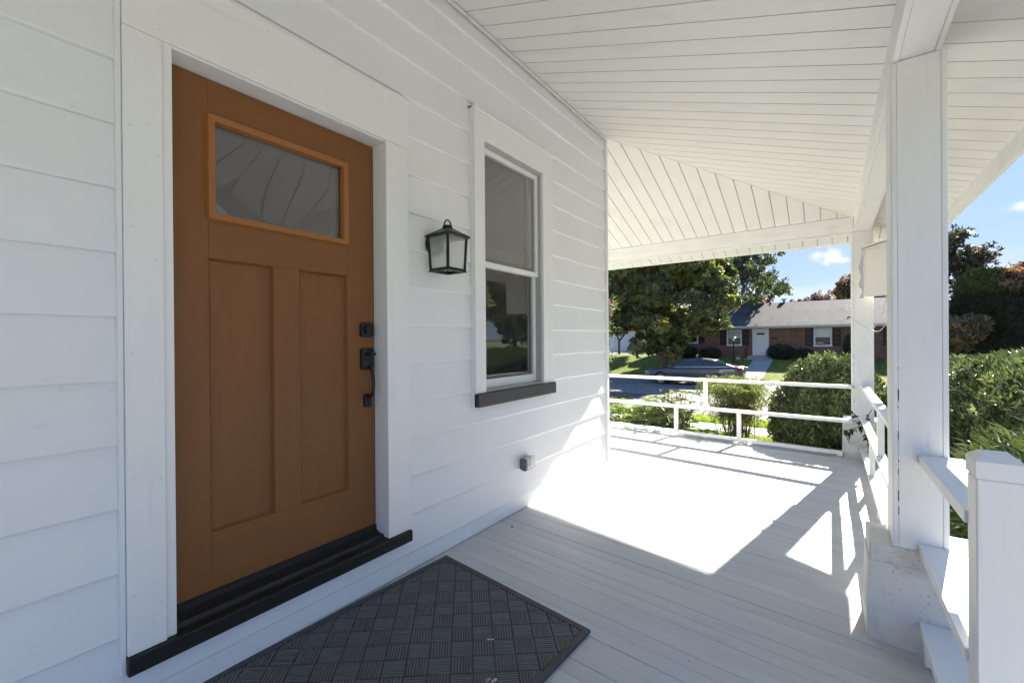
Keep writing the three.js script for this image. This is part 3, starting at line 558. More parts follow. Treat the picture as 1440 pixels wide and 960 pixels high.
{
  const r = rng(52), g = []; for (let i = 0; i < 60; i++) { const x = mix(0.2, 2.1, r()), z = mix(-0.8, -6.2, r()), q = 0.0018 + r() * r() * 0.005; g.push(boxUV(new THREE.IcosahedronGeometry(q, 0).scale(1.5, 0.4, 0.8).rotateY(r() * 6).translate(x, deckY(x, z) + 0.003, z))); }
  const d = mesh('floor_debris', g, M.chip); d.userData = { kind: 'stuff', label: 'scattered dark specks of dirt on the deck boards' };
}
// ------------------------------------------------------------------ wall lantern
{
  const L = thing('wall_lantern', 'black wall lantern with seeded glass between door and window', 'lantern', [0.2, 1.69, -1.812]);
  const b = 0.068, t = 0.076, H = 0.19, post = (sx, sz) => hexa([[sx * b - 0.006, 0, sz * b - 0.006], [sx * b + 0.006, 0, sz * b - 0.006], [sx * t - 0.006, H, sz * t - 0.006], [sx * t + 0.006, H, sz * t - 0.006], [sx * b - 0.006, 0, sz * b + 0.006], [sx * b + 0.006, 0, sz * b + 0.006], [sx * t - 0.006, H, sz * t + 0.006], [sx * t + 0.006, H, sz * t + 0.006]]);
  mesh('frame', [post(1, 1), post(-1, 1), post(1, -1), post(-1, -1), ...[[-b, b, -b], [-b, b, b]].map(([a, c, z]) => new THREE.BoxGeometry(c - a, 0.012, 0.012).toNonIndexed().translate(0, 0.006, z)), ...[-b, b].map((x) => new THREE.BoxGeometry(0.012, 0.012, 2 * b).toNonIndexed().translate(x, 0.006, 0))].map((g) => boxUV(g)), M.iron, L);
  const lip = [[-0.08, -0.006], [0.08, -0.006], [0.08, 0.002], [-0.08, 0.002]];
  mesh('base_plate', [cbox(-0.08, 0.08, -0.006, 0.0, 0.056, 0.08, 0.002), cbox(-0.08, 0.08, -0.006, 0.0, -0.08, -0.056, 0.002), cbox(-0.08, -0.056, -0.006, 0, -0.056, 0.056, 0.001), cbox(0.056, 0.08, -0.006, 0, -0.056, 0.056, 0.001)], M.iron, L);
  for (let k = 0; k < 4; k++) {
    const w0 = b - 0.006, w1 = t - 0.006, g = geoFrom([-w0, 0.012, b, w0, 0.012, b, w1, H, t, -w0, 0.012, b, w1, H, t, -w1, H, t]); g.rotateY(k * Math.PI / 2); mesh('glass_pane', boxUV(g), M.seedGlass, L);
  }
  const roof = new THREE.CylinderGeometry(0.03, 0.132, 0.046, 4, 1).rotateY(Math.PI / 4).translate(0, H + 0.036, 0);
  mesh('roof', [boxUV(roof.toNonIndexed()), cbox(-0.093, 0.093, H + 0.001, H + 0.0115, -0.093, 0.093, 0.003), boxUV(new THREE.CylinderGeometry(0.026, 0.03, 0.012, 16).toNonIndexed().translate(0, H + 0.067, 0))], M.iron, L);
  mesh('ring', boxUV(tube(Array.from({ length: 9 }, (_, i) => { const a = Math.PI * i / 8; return [0.02 * Math.cos(a) * 0.7, H + 0.07 + 0.036 * Math.sin(a), -0.02 * Math.cos(a) * 0.7]; }), 0.0042, 24, 8)), M.iron, L);
  mesh('back_plate', boxUV(new THREE.CylinderGeometry(0.06, 0.066, 0.022, 32).toNonIndexed().rotateZ(-Math.PI / 2).translate(-0.104, 0.165, 0)), M.iron, L);
  mesh('arm', [boxUV(tube([[-0.1, 0.165, 0], [-0.085, 0.168, 0], [-0.078, 0.18, 0], [-0.06, 0.196, 0]], 0.011, 16, 8))], M.iron, L);
  mesh('bulb', [boxUV(new THREE.SphereGeometry(0.026, 16, 12).toNonIndexed().scale(1, 1.2, 1).translate(0, 0.115, 0))], mp({ color: col(0.85, 0.85, 0.83), roughness: 0.15, transmission: 0.5, thickness: 0 }), L);
  mesh('socket', boxUV(new THREE.CylinderGeometry(0.014, 0.016, 0.05, 14).toNonIndexed().translate(0, 0.168, 0)), M.white, L);
}
// ------------------------------------------------------------------ weatherproof outlet
{
  const o = thing('outdoor_outlet', 'small grey outdoor outlet with clear bubble cover low on the wall', 'outlet', [0.08, 0.352, -2.745]);
  mesh('outlet_box', cbox(0, 0.03, -0.042, 0.042, -0.06, 0.06, 0.005), M.outletGrey, o);
  for (const z of [-0.028, 0.026]) mesh('socket', cbox(0.03, 0.036, -0.024, 0.024, z - 0.018, z + 0.018, 0.004), M.outletGrey, o);
  mesh('hinge', cbox(0.02, 0.062, -0.046, 0.046, 0.054, 0.066, 0.003), M.outletGrey, o);
  const s = []; const W = [0.0, 0.058], A = (x, y, z) => [x, y, z];
  mesh('cover', [hexa([[0.032, -0.046, -0.07], [0.066, -0.04, -0.06], [0.032, 0.05, -0.07], [0.06, 0.044, -0.06], [0.032, -0.046, 0.052], [0.07, -0.04, 0.05], [0.032, 0.05, 0.052], [0.064, 0.044, 0.05]])], M.clearPlastic, o);
}
// ------------------------------------------------------------------ meter box and its cable on the far corner post
{
  const m = thing('meter_box', 'beige metal box with a slanting hood on the far corner post', 'electrical box', [2.46, 1.75, -6.2], -0.3);
  mesh('case', hexa([[-0.15, 0, -0.1], [0.2, 0, -0.1], [-0.15, 0.52, -0.1], [0.2, 0.6, -0.1], [-0.15, 0, 0.08], [0.2, 0, 0.08], [-0.15, 0.52, 0.08], [0.2, 0.6, 0.08]]), M.beige, m);
  mesh('door_panel', cbox(-0.135, 0.185, 0.02, 0.5, 0.0805, 0.089, 0.003), M.beige, m);
  mesh('hood', hexa([[-0.18, 0.522, -0.11], [0.22, 0.612, -0.11], [-0.18, 0.536, -0.11], [0.22, 0.626, -0.11], [-0.18, 0.522, 0.12], [0.22, 0.612, 0.12], [-0.18, 0.536, 0.12], [0.22, 0.626, 0.12]]), M.beige, m);
  { // crumpled sheet-metal flashing on its left edge
    const g = [], r = rng(6); let prev = null;
    for (let i = 0; i <= 12; i++) { const y = 0.52 - i * 0.045, row = [-0.152, -0.165 - r() * 0.012, -0.19 - r() * 0.035].map((x, k) => [x, y, 0.085 - k * 0.05 + (r() - 0.5) * 0.02]); if (prev) for (let k = 0; k < 2; k++) g.push(...prev[k], ...row[k], ...row[k + 1], ...prev[k], ...row[k + 1], ...prev[k + 1]); prev = row; }
    mesh('flashing', boxUV(geoFrom(g)), M.greyMetal, m);
  }
  const c = thing('cable', 'thin drooping cable hanging below the beige meter box', 'cable');
  mesh('strand', boxUV(tube([[2.5, 1.76, -6.11], [2.49, 1.5, -6.1], [2.42, 1.36, -6.18], [2.3, 1.42, -6.38], [2.2, 1.5, -6.41]], 0.0035, 40, 6)), M.wire, c);
  mesh('strand', boxUV(tube([[2.48, 1.76, -6.11], [2.44, 1.55, -6.12], [2.36, 1.38, -6.25], [2.26, 1.45, -6.4]], 0.003, 40, 6)), M.wire, c);
  const h = thing('wire_hook', 'small white insulator hooks on the outer edge of the corner post', 'hook', [2.178, 1.62, -6.5]);
  mesh('hook', boxUV(tube([[0.012, 0.05, 0], [-0.02, 0.055, 0.005], [-0.03, 0.03, 0.005], [-0.012, 0.012, 0]], 0.008, 16, 6)), M.white, h); mesh('hook', boxUV(tube([[0.012, -0.09, 0], [-0.015, -0.085, 0.005], [-0.02, -0.11, 0.01]], 0.007, 12, 6)), M.iron, h);
}
// ------------------------------------------------------------------ foliage helpers
function leafGeo(l = 1, w = 0.5, fold = 0.12, droop = 0.12) { // a folded leaf along +z, unit size
  const a = [0, 0, 0], m1 = [0, -droop * 0.2, 0.45 * l], tip = [0, -droop, l], L = [-w / 2, fold, 0.42 * l], R = [w / 2, fold, 0.42 * l];
  return geoFrom([...a, ...m1, ...L, ...m1, ...tip, ...L, ...a, ...R, ...m1, ...m1, ...R, ...tip].flat());
}
function clumpGeo(n, seed, l, w, spread) { // a twig end with n leaves
  const r = rng(seed), g = [];
  for (let i = 0; i < n; i++) { const q = leafGeo(l * (0.7 + r() * 0.6), w); q.rotateX((r() - 0.6) * 1.6); q.rotateY(r() * 6.283); q.translate((r() - 0.5) * spread, (r() - 0.5) * spread, (r() - 0.5) * spread); g.push(q); }
  return mergeGeometries(g);
}
function sprayGeo(n, l, w) { // flat spray of needles
  const g = [];
  for (let i = 0; i < n; i++) for (const s of [-1, 1]) { const q = leafGeo(l * 0.42, w, 0.02, 0.05); q.rotateY(s * 0.9); q.translate(0, 0, l * i / n); g.push(q); }
  const tip = leafGeo(l * 0.4, w, 0.02, 0.05); tip.translate(0, 0, l * 0.9); g.push(tip); return mergeGeometries(g);
}
const _m = new THREE.Matrix4(), _q = new THREE.Quaternion(), _e = new THREE.Euler(), _v = new THREE.Vector3(), _s = new THREE.Vector3(), _c = new THREE.Color();
function scatter(name, geo, mat, list, parent) { // list of [x, y, z, rx, ry, rz, scale, color]
  const im = new THREE.InstancedMesh(geo, mat, list.length); im.name = name; im.castShadow = im.receiveShadow = true;
  list.forEach(([x, y, z, a, b, c, s, k], i) => { _e.set(a, b, c, 'YXZ'); _m.compose(_v.set(x, y, z), _q.setFromEuler(_e), _s.set(s, s, s)); im.setMatrixAt(i, _m); im.setColorAt(i, _c.setRGB(...k)); });
  parent.add(im); im.userData.kind = 'stuff'; return im;
}
const pick = (r, pal) => { let t = r(); for (const [w, c, v] of pal) { if (t < w) { const k = 1 + (r() - 0.5) * (v ?? 0.5); return c.map((q) => q * k); } t -= w; } return pal[0][1]; };
// trunk and limbs: returns tube pieces and the tips, grown inside an ellipsoid crown
function grow(r, o) {
  const g = [], tips = [];
  const go = (p, d, len, rad, n) => {
    const end = [p[0] + d[0] * len, p[1] + d[1] * len, p[2] + d[2] * len];
    g.push(taperTube(p, end, rad, rad * 0.68, n > 2 ? 7 : 4));
    if (n === 0) { tips.push(end); return; }
    const k = o.kids + (r() < 0.5 ? 1 : 0);
    for (let i = 0; i < k; i++) {
      const sp = o.spread * (0.6 + r() * 0.7); let q = [d[0] + (r() - 0.5) * 2 * sp, d[1] * 0.8 + (r() - 0.35) * 1.2 * sp + o.up, d[2] + (r() - 0.5) * 2 * sp]; const m = Math.hypot(...q); q = q.map((v) => v / m);
      go(end, q, len * (0.66 + r() * 0.25), rad * 0.6, n - 1);
    }
    if (n < o.levels - 1) tips.push(end);
  };
  go([0, 0, 0], [o.lean ?? 0, 1, 0], o.trunk, o.rad, o.levels);
  const top = Math.max(...tips.map((p) => p[1])), k = o.height / top, w = k * (o.wide ?? 1);
  g.forEach((q) => q.scale(w, k, w)); tips.forEach((p) => { p[0] *= w; p[1] *= k; p[2] *= w; });
  return { g, tips };
}
// ------------------------------------------------------------------ the brick house across the street
{
  const H = thing('brick_house', 'low red brick house with grey roof and white door across the street', 'house', [0, 0, -36]);
  const x0 = -8.6, x1 = 7.2, yb = -0.35, ye = 2.02, D = 8.2;
  const win = [[-4.26, -3.26, 0.82, 1.96], [1.12, 2.12, 0.78, 1.98], [-7.3, -6.3, 1.0, 1.96], [5.2, 6.2, 0.8, 1.98]], dr = [-2.56, -1.52, 0.06, 1.99];
  const holes = [...win, dr].sort((a, b) => a[0] - b[0]), wall = []; let x = x0;
  const blk = (a, b, c, d) => boxUV(new THREE.BoxGeometry(b - a, d - c, 0.2).toNonIndexed().translate((a + b) / 2, (c + d) / 2, -0.1), null, false);
  for (const h of holes) { wall.push(blk(x, h[0], yb, ye), blk(h[0], h[1], yb, h[2])); if (h[3] < ye) wall.push(blk(h[0], h[1], h[3], ye)); x = h[1]; }
  wall.push(blk(x, x1, yb, ye), boxUV(new THREE.BoxGeometry(0.2, ye - yb, D - 0.2).translate(x0 + 0.1, (yb + ye) / 2, -0.2 - (D - 0.2) / 2)), boxUV(new THREE.BoxGeometry(0.2, ye - yb, D - 0.2).translate(x1 - 0.1, (yb + ye) / 2, -0.2 - (D - 0.2) / 2)), boxUV(new THREE.BoxGeometry(x1 - x0 - 0.4, ye - yb, 0.2).translate((x0 + x1) / 2, (yb + ye) / 2, -D + 0.1)));
  const gx = (xx) => geoFrom([xx, ye, 0, xx, ye, -D, xx, 4.05, -D / 2]);
  mesh('wall', wall, M.brick, H); mesh('gable', [boxUV(gx(x0)), boxUV(gx(x1))], M.offwhite, H);
  const rise = 4.12, o = 0.45, slope = (z0, y0, z1, y1) => hexa([[x0 - 0.35, y0 - 0.1, z0], [x1 + 0.35, y0 - 0.1, z0], [x0 - 0.35, y0, z0], [x1 + 0.35, y0, z0], [x0 - 0.35, y1 - 0.1, z1], [x1 + 0.35, y1 - 0.1, z1], [x0 - 0.35, y1, z1], [x1 + 0.35, y1, z1]]);
  const roof = mesh('roof', [boxUV(slope(-D / 2, rise, o, 2.2), 0, false), boxUV(slope(-D - o, 2.2, -D / 2, rise), 0, false)], M.shingle, H);
  mesh('vent_pipe', [boxUV(new THREE.CylinderGeometry(0.09, 0.09, 0.4, 10).toNonIndexed().translate(-0.9, 4.15, -D / 2 - 0.3)), boxUV(new THREE.CylinderGeometry(0.17, 0.2, 0.1, 10).toNonIndexed().translate(-0.9, 4.36, -D / 2 - 0.3))], M.greyMetal, roof);
  mesh('eave_board', [cbox(x0 - 0.35, x1 + 0.35, 2.03, 2.17, o - 0.02, o + 0.02, 0.005), boxUV(new THREE.BoxGeometry(x1 - x0 + 0.5, 0.02, o - 0.04).toNonIndexed().translate((x0 + x1) / 2, 2.035, o / 2))], M.offwhite, H);
  mesh('gutter', cbox(x0 - 0.3, x1 + 0.3, 2.12, 2.2, o + 0.022, o + 0.1, 0.02), M.white, H);
  for (const [a, b, c, d] of win) {
    const w = new THREE.Group(); w.name = 'window'; H.add(w); const m = (c + d) / 2;
    mesh('frame', [cbox(a, a + 0.09, c, d, -0.1, 0.03), cbox(b - 0.09, b, c, d, -0.1, 0.03), cbox(a + 0.09, b - 0.09, d - 0.09, d, -0.1, 0.03), cbox(a - 0.02, b + 0.02, c - 0.06, c + 0.06, -0.1, 0.05), cbox(a + 0.09, b - 0.09, m - 0.025, m + 0.025, -0.1, 0.0)], M.white, w);
    mesh('pane', [boxUV(new THREE.PlaneGeometry(b - a - 0.18, d - c - 0.15).translate((a + b) / 2, m, -0.06))], M.glass, w);
    mesh('blind', [boxUV(new THREE.BoxGeometry(b - a - 0.2, (d - c) * 0.46, 0.01).translate((a + b) / 2, d - (d - c) * 0.28, -0.14))], M.offwhite, w);
    mesh('room', [boxUV(new THREE.BoxGeometry(b - a + 0.4, d - c + 0.3, 0.02).translate((a + b) / 2, m, -0.6))], M.roomDark, w);
    for (const s of [[a - 0.46, a - 0.06], [b + 0.06, b + 0.46]]) {
      const g = [cbox(s[0], s[0] + 0.05, c - 0.02, d, 0.0, 0.045), cbox(s[1] - 0.05, s[1], c - 0.02, d, 0.0, 0.045)]; for (let k = 0; k < 14; k++) g.push(cbox(s[0] + 0.05, s[1] - 0.05, mix(c, d, k / 14), mix(c, d, k / 14) + 0.05, 0.004, 0.034, 0.004)); mesh('shutter', g, M.shutter, H);
    }
  }
  const d = new THREE.Group(); d.name = 'front_door'; H.add(d); const [a, b, c, e] = dr;
  mesh('frame', [cbox(a, a + 0.15, c, e, -0.1, 0.04), cbox(b - 0.15, b, c, e, -0.1, 0.04), cbox(a + 0.15, b - 0.15, e - 0.14, e, -0.1, 0.04)], M.white, d);
  mesh('door_leaf', [cbox(a + 0.15, a + 0.27, c, e - 0.14, -0.06, -0.01), cbox(b - 0.27, b - 0.15, c, e - 0.14, -0.06, -0.01), cbox(a + 0.27, b - 0.27, c, c + 0.2, -0.06, -0.01), cbox(a + 0.27, b - 0.27, e - 0.3, e - 0.14, -0.06, -0.01), cbox(a + 0.27, b - 0.27, c + 0.2, e - 0.42, -0.06, -0.03)], M.white, d);
  mesh('pane', cbox(a + 0.27, b - 0.27, e - 0.42, e - 0.3, -0.06, -0.035), M.shutter, d);
  mesh('porch_lamp', cbox(-2.12, -1.96, 2.0, 2.06, 0.1, 0.22, 0.01), M.iron, H);
  mesh('step', [cbox(-2.9, -1.2, -0.4, -0.12, 0.0, 1.3, 0.02), cbox(-2.8, -1.3, -0.12, 0.05, 0.0, 0.8, 0.02)], M.pavement, H);
  mesh('handrail', [boxUV(tube([[-2.85, -0.2, 1.2], [-2.85, 0.62, 1.15], [-2.85, 0.8, 0.1]], 0.02, 20, 6)), boxUV(taperTube([-2.85, 0, 0.7], [-2.85, 0.7, 0.7], 0.014, 0.014))], M.iron, H);
  mesh('letter_box', [cbox(-1.36, -1.02, 1.26, 1.36, 0.0, 0.1, 0.01)], M.iron, H);
}
{
  const g = thing('white_garage', 'white garage with boarded doors behind the lawn, left of the brick house', 'garage', [-15.2, 0, -45]);
  const bd = []; for (let i = 0; i < 20; i++) bd.push(cbox(-3.6 + i * 0.36, -3.6 + i * 0.36 + 0.352, -0.3, 2.3, -0.05, 0.0, 0.01));
  bd.forEach((q) => mesh('wall_board', q, M.white, g));
  mesh('wall', [boxUV(new THREE.BoxGeometry(7.2, 2.6, 6).translate(0, 1.0, -3.06))], M.white, g);
  mesh('roof', [hexa([[-3.9, 2.3, -6.4], [3.9, 2.3, -6.4], [-3.9, 2.4, -6.4], [3.9, 2.4, -6.4], [-3.9, 2.3, 0.35], [3.9, 2.3, 0.35], [-3.9, 2.4, 0.35], [3.9, 2.4, 0.35]]), hexa([[-3.9, 2.4, -6.4], [3.9, 2.4, -6.4], [-3.9, 3.7, -3.1], [3.9, 3.7, -3.1], [-3.9, 2.4, 0.35], [3.9, 2.4, 0.35], [-3.9, 3.7, -3.0], [3.9, 3.7, -3.0]])], M.shingle, g);
  mesh('door', [cbox(0.4, 3.0, -0.3, 1.9, 0.003, 0.04, 0.01)], M.offwhite, g);
  mesh('corner_board', [cbox(3.45, 3.65, -0.3, 2.3, 0.002, 0.05, 0.01)], M.greyMetal, g);
}
{ // lamp post on the lawn
  const l = thing('yard_lamp', 'slim black yard lamp with a white globe in front of the brick house', 'lamp post', [-3.32, -0.36, -33]);
  mesh('pole', [boxUV(new THREE.CylinderGeometry(0.032, 0.045, 1.5, 10).toNonIndexed().translate(0, 0.75, 0)), boxUV(new THREE.CylinderGeometry(0.08, 0.1, 0.12, 12).toNonIndexed().translate(0, 0.06, 0))], M.iron, l);
  mesh('globe', boxUV(new THREE.CylinderGeometry(0.11, 0.075, 0.22, 8).toNonIndexed().translate(0, 1.62, 0)), M.white, l);
  mesh('cap', boxUV(new THREE.ConeGeometry(0.13, 0.09, 8).toNonIndexed().translate(0, 1.775, 0)), M.iron, l);
  const s = thing('marker_stake', 'thin white marker stake on the lawn left of the yard lamp', 'stake', [-5.75, -0.42, -33.2]);
  mesh('stake', [cbox(-0.03, 0.03, 0, 0.62, -0.03, 0.03, 0.005), cbox(-0.04, 0.09, 0.5, 0.62, -0.035, 0.035, 0.005)], M.white, s);
}
// ------------------------------------------------------------------ cars
function car(name, label, category, pos, turn, P) {
  const c = thing(name, label, category, pos, turn), L = P.len, W = P.width / 2;
  const paint = mp({ color: P.color, roughness: 0.4, metalness: 0.25, clearcoat: 1, clearcoatRoughness: 0.06 });
  const tab = (pts, x) => { for (let i = 0; i < pts.length - 1; i++) if (x <= pts[i + 1][0]) { const t = (x - pts[i][0]) / (pts[i + 1][0] - pts[i][0]); return mix(pts[i][1], pts[i + 1][1], t * t * (3 - 2 * t) * 0.5 + t * 0.5); } return pts[pts.length - 1][1]; };
  // x runs from the nose (0) to the tail (L); belt = upper edge of the body, half = half width
  const N = 56, secs = [];
  for (let i = 0; i <= N; i++) {
    const x = L * i / N, u = i / N, top = tab(P.belt, u), half = W * tab([[0, 0.6], [0.02, 0.76], [0.07, 0.91], [0.2, 0.985], [0.5, 1], [0.8, 0.985], [0.94, 0.91], [0.985, 0.8], [1, 0.66]], u), low = tab([[0, 0.3], [0.06, 0.2], [0.2, 0.18], [0.85, 0.19], [0.96, 0.26], [1, 0.36]], u);
    const pts = [[0, low], [half * 0.86, low], [half * 0.95, low + 0.06], [half * 0.985, low + 0.2], [half, top - 0.3], [half * 0.985, top - 0.14], [half * 0.945, top - 0.045], [half * 0.86, top], [half * 0.4, top + 0.022], [0, top + 0.028]];
    secs.push(pts.map(([z, y]) => [x, y, z]));
  }
  const t = [], ring = secs.map((s) => [...s, ...s.slice(1, -1).reverse().map(([x, y, z]) => [x, y, -z])]), K = ring[0].length;
  for (let i = 0; i < N; i++) for (let k = 0; k < K; k++) { const A = ring[i][k], B = ring[i][(k + 1) % K], C = ring[i + 1][(k + 1) % K], E = ring[i + 1][k]; t.push(...A, ...C, ...B, ...A, ...E, ...C); }
  for (const [R, f] of [[ring[0], 1], [ring[N], 0]]) for (let k = 1; k < K - 1; k++) t.push(...(f ? [R[0], R[k], R[k + 1]] : [R[0], R[k + 1], R[k]]).flat());
  let body = geoFrom(t); body.setAttribute('uv', new THREE.Float32BufferAttribute(new Float32Array(body.attributes.position.count * 2), 2));
  { const wp = body.attributes.position; const map = new Map(); const idx = []; const ps = []; for (let i = 0; i < wp.count; i++) { const k = [wp.getX(i), wp.getY(i), wp.getZ(i)].map((v) => v.toFixed(4)).join(); if (!map.has(k)) { map.set(k, ps.length / 3); ps.push(wp.getX(i), wp.getY(i), wp.getZ(i)); } idx.push(map.get(k)); }
    const g = new THREE.BufferGeometry(); g.setAttribute('position', new THREE.Float32BufferAttribute(ps, 3)); g.setIndex(idx); g.setAttribute('uv', new THREE.Float32BufferAttribute(new Float32Array(ps.length / 3 * 2), 2)); g.computeVertexNormals(); body = g; }
  const ev = new Evaluator(); ev.attributes = ['position', 'normal', 'uv']; ev.useGroups = false;
  let br = new Brush(body); br.updateMatrixWorld();
  for (const wx of P.wheels) { const cy = new Brush(new THREE.CylinderGeometry(P.rw + 0.045, P.rw + 0.045, 3, 28).rotateX(Math.PI / 2)); cy.position.set(wx * L, P.rw, 0); cy.updateMatrixWorld(); br = ev.evaluate(br, cy, SUBTRACTION); br.updateMatrixWorld(); }
  mesh('body', br.geometry, paint, c);
  mesh('wheel_well', P.wheels.map((wx) => boxUV(new THREE.BoxGeometry(P.rw * 2.3, 0.5, P.width - 0.5).translate(wx * L, 0.48, 0))), M.dark, c);
  for (const wx of P.wheels) for (const s of [-1, 1]) {
    const w = new THREE.Group(); w.name = 'wheel'; w.position.set(wx * L, P.rw, s * (W - 0.12)); c.add(w);
    mesh('tyre', boxUV(new THREE.LatheGeometry([[P.rw * 0.66, -0.1], [P.rw * 0.92, -0.105], [P.rw, -0.08], [P.rw, 0.08], [P.rw * 0.92, 0.105], [P.rw * 0.66, 0.1]].map(([a, b]) => new THREE.Vector2(a, b)), 28).rotateX(Math.PI / 2)), M.dark, w);
    const sp = []; for (let k = 0; k < 10; k++) sp.push(boxUV(new THREE.BoxGeometry(P.rw * 0.62, 0.035, 0.04).translate(P.rw * 0.33, 0, s * 0.07).rotateZ(k * Math.PI / 5)));
    mesh('rim', [...sp, boxUV(new THREE.TorusGeometry(P.rw * 0.63, 0.025, 6, 28).translate(0, 0, s * 0.075)), boxUV(new THREE.CylinderGeometry(P.rw * 0.62, P.rw * 0.62, 0.04, 20).rotateX(Math.PI / 2).translate(0, 0, s * 0.02))], M.greyMetal, w);
  }
  // glasshouse
  const G = P.glass, n = 26, gs = [];
  for (let i = 0; i <= n; i++) { const u = mix(G[0][0], G[G.length - 1][0], i / n), yt = tab(G, u), yb = tab(P.belt, u) - 0.03, hb = W * tab([[0, 0.8], [0.3, 0.86], [0.5, 0.88], [0.8, 0.84], [1, 0.7]], u), k = smooth(0, 0.5, yt - yb), ht = mix(hb, W * 0.66, k); gs.push({ u, x: u * L, yt, yb, hb, ht }); }
  const skin = (f, off, i0 = 0, i1 = n) => { const q = []; for (let i = i0; i < i1; i++) { const A = f(gs[i], off), B = f(gs[i + 1], off); for (let k = 0; k < A.length - 1; k++) q.push(...A[k], ...B[k + 1], ...A[k + 1], ...A[k], ...B[k], ...B[k + 1]); } return q; };
  const full = (g, o) => { const a = []; for (let k = 0; k <= 5; k++) { const t2 = k / 5; a.push([g.x, mix(g.yb, g.yt - 0.05, t2), mix(g.hb, g.ht, Math.pow(t2, 1.3)) + o]); } a.push([g.x, g.yt - 0.012 + o, g.ht * 0.93], [g.x, g.yt + 0.012 + o, g.ht * 0.6], [g.x, g.yt + 0.02 + o, 0]); const m = a.slice(0, -1).reverse().map(([x, y, z]) => [x, y, -z]); return [...a, ...m]; };
  const glassM = mp({ color: col(0.02, 0.03, 0.028), roughness: 0.04, clearcoat: 1, clearcoatRoughness: 0.02 });
  mesh('window', [boxUV(geoFrom(skin(full, 0)))], glassM, c);
  const roofS = (g, o) => full(g, o).slice(5, 12), iA = Math.round(n * P.roof[0]), iB = Math.round(n * P.roof[1]);
  mesh('roof', [boxUV(geoFrom(skin(roofS, 0.008, iA, iB)))], paint, c);
  const rail = (s, k0, k1, i0, i1) => { const f = (g, o) => { const a = full(g, o).slice(k0, k1); return s > 0 ? a : a.map(([x, y, z]) => [x, y, -z]); }; return boxUV(geoFrom(skin(f, 0.007, i0, i1))); };
  const pil = []; for (const s of [-1, 1]) { pil.push(rail(s, 4, 7, 0, n), rail(s, 0, 8, Math.round(n * 0.46), Math.round(n * 0.46) + 1), rail(s, 0, 8, 0, 1), rail(s, 0, 8, n - 3, n), rail(s, 0, 2, 0, n)); }
  mesh('pillar', pil, paint, c);
  const xs = (u, y) => L * u;
  mesh('trim_line', [-1, 1].map((s) => boxUV(tube(gs.filter((g, i) => i > 1 && i < n - 1).map((g) => [g.x, g.yb + 0.035, s * (g.hb + 0.012)]), 0.016, 30, 5))), ms({ color: col(0.75, 0.75, 0.75), roughness: 0.25, metalness: 0.6 }), c);
  for (const s of [-1, 1]) {
    mesh('headlight', boxUV(new THREE.SphereGeometry(1, 12, 8).toNonIndexed().scale(0.2, 0.065, 0.13).translate(L * 0.035, tab(P.belt, 0.03) - 0.1, s * W * 0.68)), M.greyMetal, c);
    mesh('tail_light', boxUV(new THREE.SphereGeometry(1, 12, 8).toNonIndexed().scale(0.2, 0.07, 0.14).translate(L * 0.972, tab(P.belt, 0.97) - 0.1, s * W * 0.7)), ms({ color: col(0.3, 0.012, 0.015), roughness: 0.2 }), c);
    mesh('mirror', boxUV(new THREE.SphereGeometry(1, 10, 8).toNonIndexed().scale(0.08, 0.065, 0.1).translate(L * 0.32, tab(P.belt, 0.32) + 0.05, s * (W + 0.06))), paint, c);
    for (const u of P.doors) mesh('door_handle', cbox(u * L - 0.09, u * L + 0.09, tab(P.belt, u) - 0.17, tab(P.belt, u) - 0.145, s * (W + 0.0) - 0.02, s * (W + 0.0) + 0.02, 0.006), paint, c);
  }
  mesh('bumper_grille', [cbox(-0.01, 0.12, 0.34, 0.5, -0.5, 0.5, 0.03), cbox(L - 0.1, L + 0.005, 0.38, 0.5, -0.55, 0.55, 0.03)], M.dark, c);
  return c;
}
car('parked_sedan', 'dark grey sedan parked at the kerb in front of the brick house', 'car', [-6.62, -1.21, -25.4], 0, {
  len: 5.05, width: 1.86, color: col(0.045, 0.047, 0.05), rw: 0.335, wheels: [0.19, 0.765], doors: [0.52, 0.69],
  belt: [[0, 0.66], [0.03, 0.76], [0.15, 0.88], [0.3, 0.96], [0.5, 0.99], [0.75, 1.03], [0.9, 1.06], [0.97, 1.05], [1, 0.96]],
  glass: [[0.27, 0.97], [0.36, 1.22], [0.44, 1.4], [0.52, 1.46], [0.6, 1.455], [0.7, 1.39], [0.8, 1.26], [0.9, 1.09], [0.92, 1.06]], roof: [0.24, 0.72] });
car('parked_hatchback', 'silver car in the driveway at the far left, partly behind the house corner', 'car', [-17.9, -0.62, -40.5], -0.25 + Math.PI, {
  len: 4.5, width: 1.82, color: col(0.55, 0.57, 0.6), rw: 0.33, wheels: [0.19, 0.79], doors: [0.52, 0.7],
  belt: [[0, 0.72], [0.03, 0.84], [0.15, 0.96], [0.3, 1.04], [0.6, 1.08], [0.9, 1.1], [0.97, 1.06], [1, 0.96]],
  glass: [[0.25, 1.02], [0.36, 1.4], [0.44, 1.56], [0.6, 1.6], [0.8, 1.56], [0.9, 1.4], [0.96, 1.1]], roof: [0.24, 0.86] });

